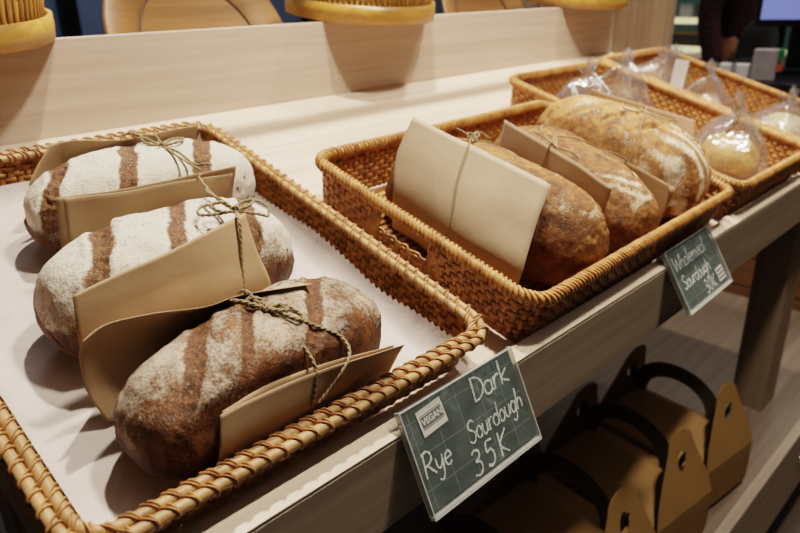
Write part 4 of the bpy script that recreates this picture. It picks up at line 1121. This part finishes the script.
skin_body('checked_shirt', sv, [(0, 1), (1, 2), (2, 3), (3, 4), (4, 5), (5, 6), (3, 7), (7, 8), (8, 9)], [(0.160, 0.115), (0.146, 0.110), (0.166, 0.115), (0.156, 0.105), 0.068, 0.056, 0.05, 0.068, 0.056, 0.05], 'plaid', P)
tv = [(0, 0, 0.96), bv[15], bv[16], (-0.10, -0.01, 0.12), bv[19], bv[20], (0.10, -0.01, 0.12)]
skin_body('trousers', tv, [(0, 1), (1, 2), (2, 3), (0, 4), (4, 5), (5, 6)], [(0.170, 0.125), 0.098, 0.074, 0.062, 0.098, 0.074, 0.062], 'trousers', P)
bm = bmesh.new(); sheet(bm, [[(-0.10, 0.135, 1.10), (0, 0.150, 1.10), (0.10, 0.135, 1.10)], [(-0.17, 0.125, 1.0), (0, 0.165, 1.0), (0.17, 0.125, 1.0)], [(-0.19, 0.12, 0.62), (0, 0.165, 0.60), (0.19, 0.12, 0.62)]], 8, 8)
solid(link_mesh('apron', bm, 'trousers', P), 0.004)
bm = bmesh.new(); bmesh.ops.create_uvsphere(bm, u_segments=24, v_segments=16, radius=1)
for v in bm.verts: v.co = V((v.co.x * 0.085, v.co.y * 0.105 - 0.012, 1.655 + v.co.z * 0.105))
bmesh.ops.delete(bm, geom=[v for v in bm.verts if v.co.z < 1.63 and v.co.y > 0.0], context='VERTS')
link_mesh('hair', bm, 'hair', P)

# ------------------------------------------------------------------ light
def spot(name, loc, target, power, size, angle, col, blend=0.4):
    l = bpy.data.lights.new(name, 'SPOT'); l.energy = power; l.shadow_soft_size = size; l.spot_size = math.radians(angle); l.spot_blend = blend; l.color = col
    o = bpy.data.objects.new(name, l); C.objects.link(o); o.location = loc
    o.rotation_euler = (V(target) - V(loc)).to_track_quat('-Z', 'Y').to_euler(); return o
WARM = (1.0, 0.88, 0.74)
spot('ceiling_spot', (0.80, 0.52, 2.85), (0.6, 0.5, 0.9), 108, 0.03, 75, WARM)
spot('ceiling_spot', (1.75, 0.55, 2.85), (1.6, 0.5, 0.9), 64, 0.03, 70, WARM)
spot('ceiling_spot', (2.9, 0.2, 2.85), (2.6, 0.3, 0.4), 26, 0.05, 80, WARM)
spot('ceiling_spot', (0.9, -0.20, 2.85), (0.9, 0.5, 0.9), 92, 0.08, 80, WARM)
def area(name, loc, rot, sx, sy, power, col):
    l = bpy.data.lights.new(name, 'AREA'); l.shape = 'RECTANGLE'; l.size = sx; l.size_y = sy; l.energy = power; l.color = col
    o = bpy.data.objects.new(name, l); C.objects.link(o); o.location = loc; o.rotation_euler = rot; return o
area('overhead_area', (4.0, 0.6, 2.95), (0, 0, 0), 1.2, 1.2, 20, (1.0, 0.92, 0.82))
area('overhead_area', (1.2, 2.2, 2.95), (0, 0, 0), 1.0, 0.6, 18, (0.8, 0.88, 1.0))
area('overhead_area', (1.0, -0.8, 2.95), (0, 0, 0), 2.4, 1.2, 4, (1.0, 0.92, 0.84))  # unseen fill light added in front to lift the shadows
w = bpy.data.worlds.new('shop ambience'); bpy.context.scene.world = w; w.use_nodes = True
w.node_tree.nodes['Background'].inputs['Color'].default_value = (1.0, 0.91, 0.82, 1); w.node_tree.nodes['Background'].inputs['Strength'].default_value = 0.06

# ------------------------------------------------------------------ camera
cd = bpy.data.cameras.new('camera'); co = bpy.data.objects.new('camera', cd); C.objects.link(co)
RW = ((0.6986, -0.2799, 0.6585), (-0.7152, -0.2477, 0.6535), (-0.0199, -0.9275, -0.3732))
rt = V([r[0] for r in RW]); up = -V([r[1] for r in RW]); bk = -V([r[2] for r in RW])
mw = Matrix((rt, up, bk)).transposed().to_4x4(); mw.translation = (0, -0.12780691, 1.28146888)
co.matrix_world = mw
cd.sensor_width = 22.3; cd.lens = 692.76 / 800 * 22.3; cd.clip_start = 0.01
cd.dof.use_dof = True; cd.dof.focus_distance = 0.60; cd.dof.aperture_fstop = 4.5
sc = bpy.context.scene; sc.camera = co
sc.view_settings.view_transform = 'Filmic'; sc.view_settings.look = 'Medium High Contrast'; sc.view_settings.exposure = 0.68
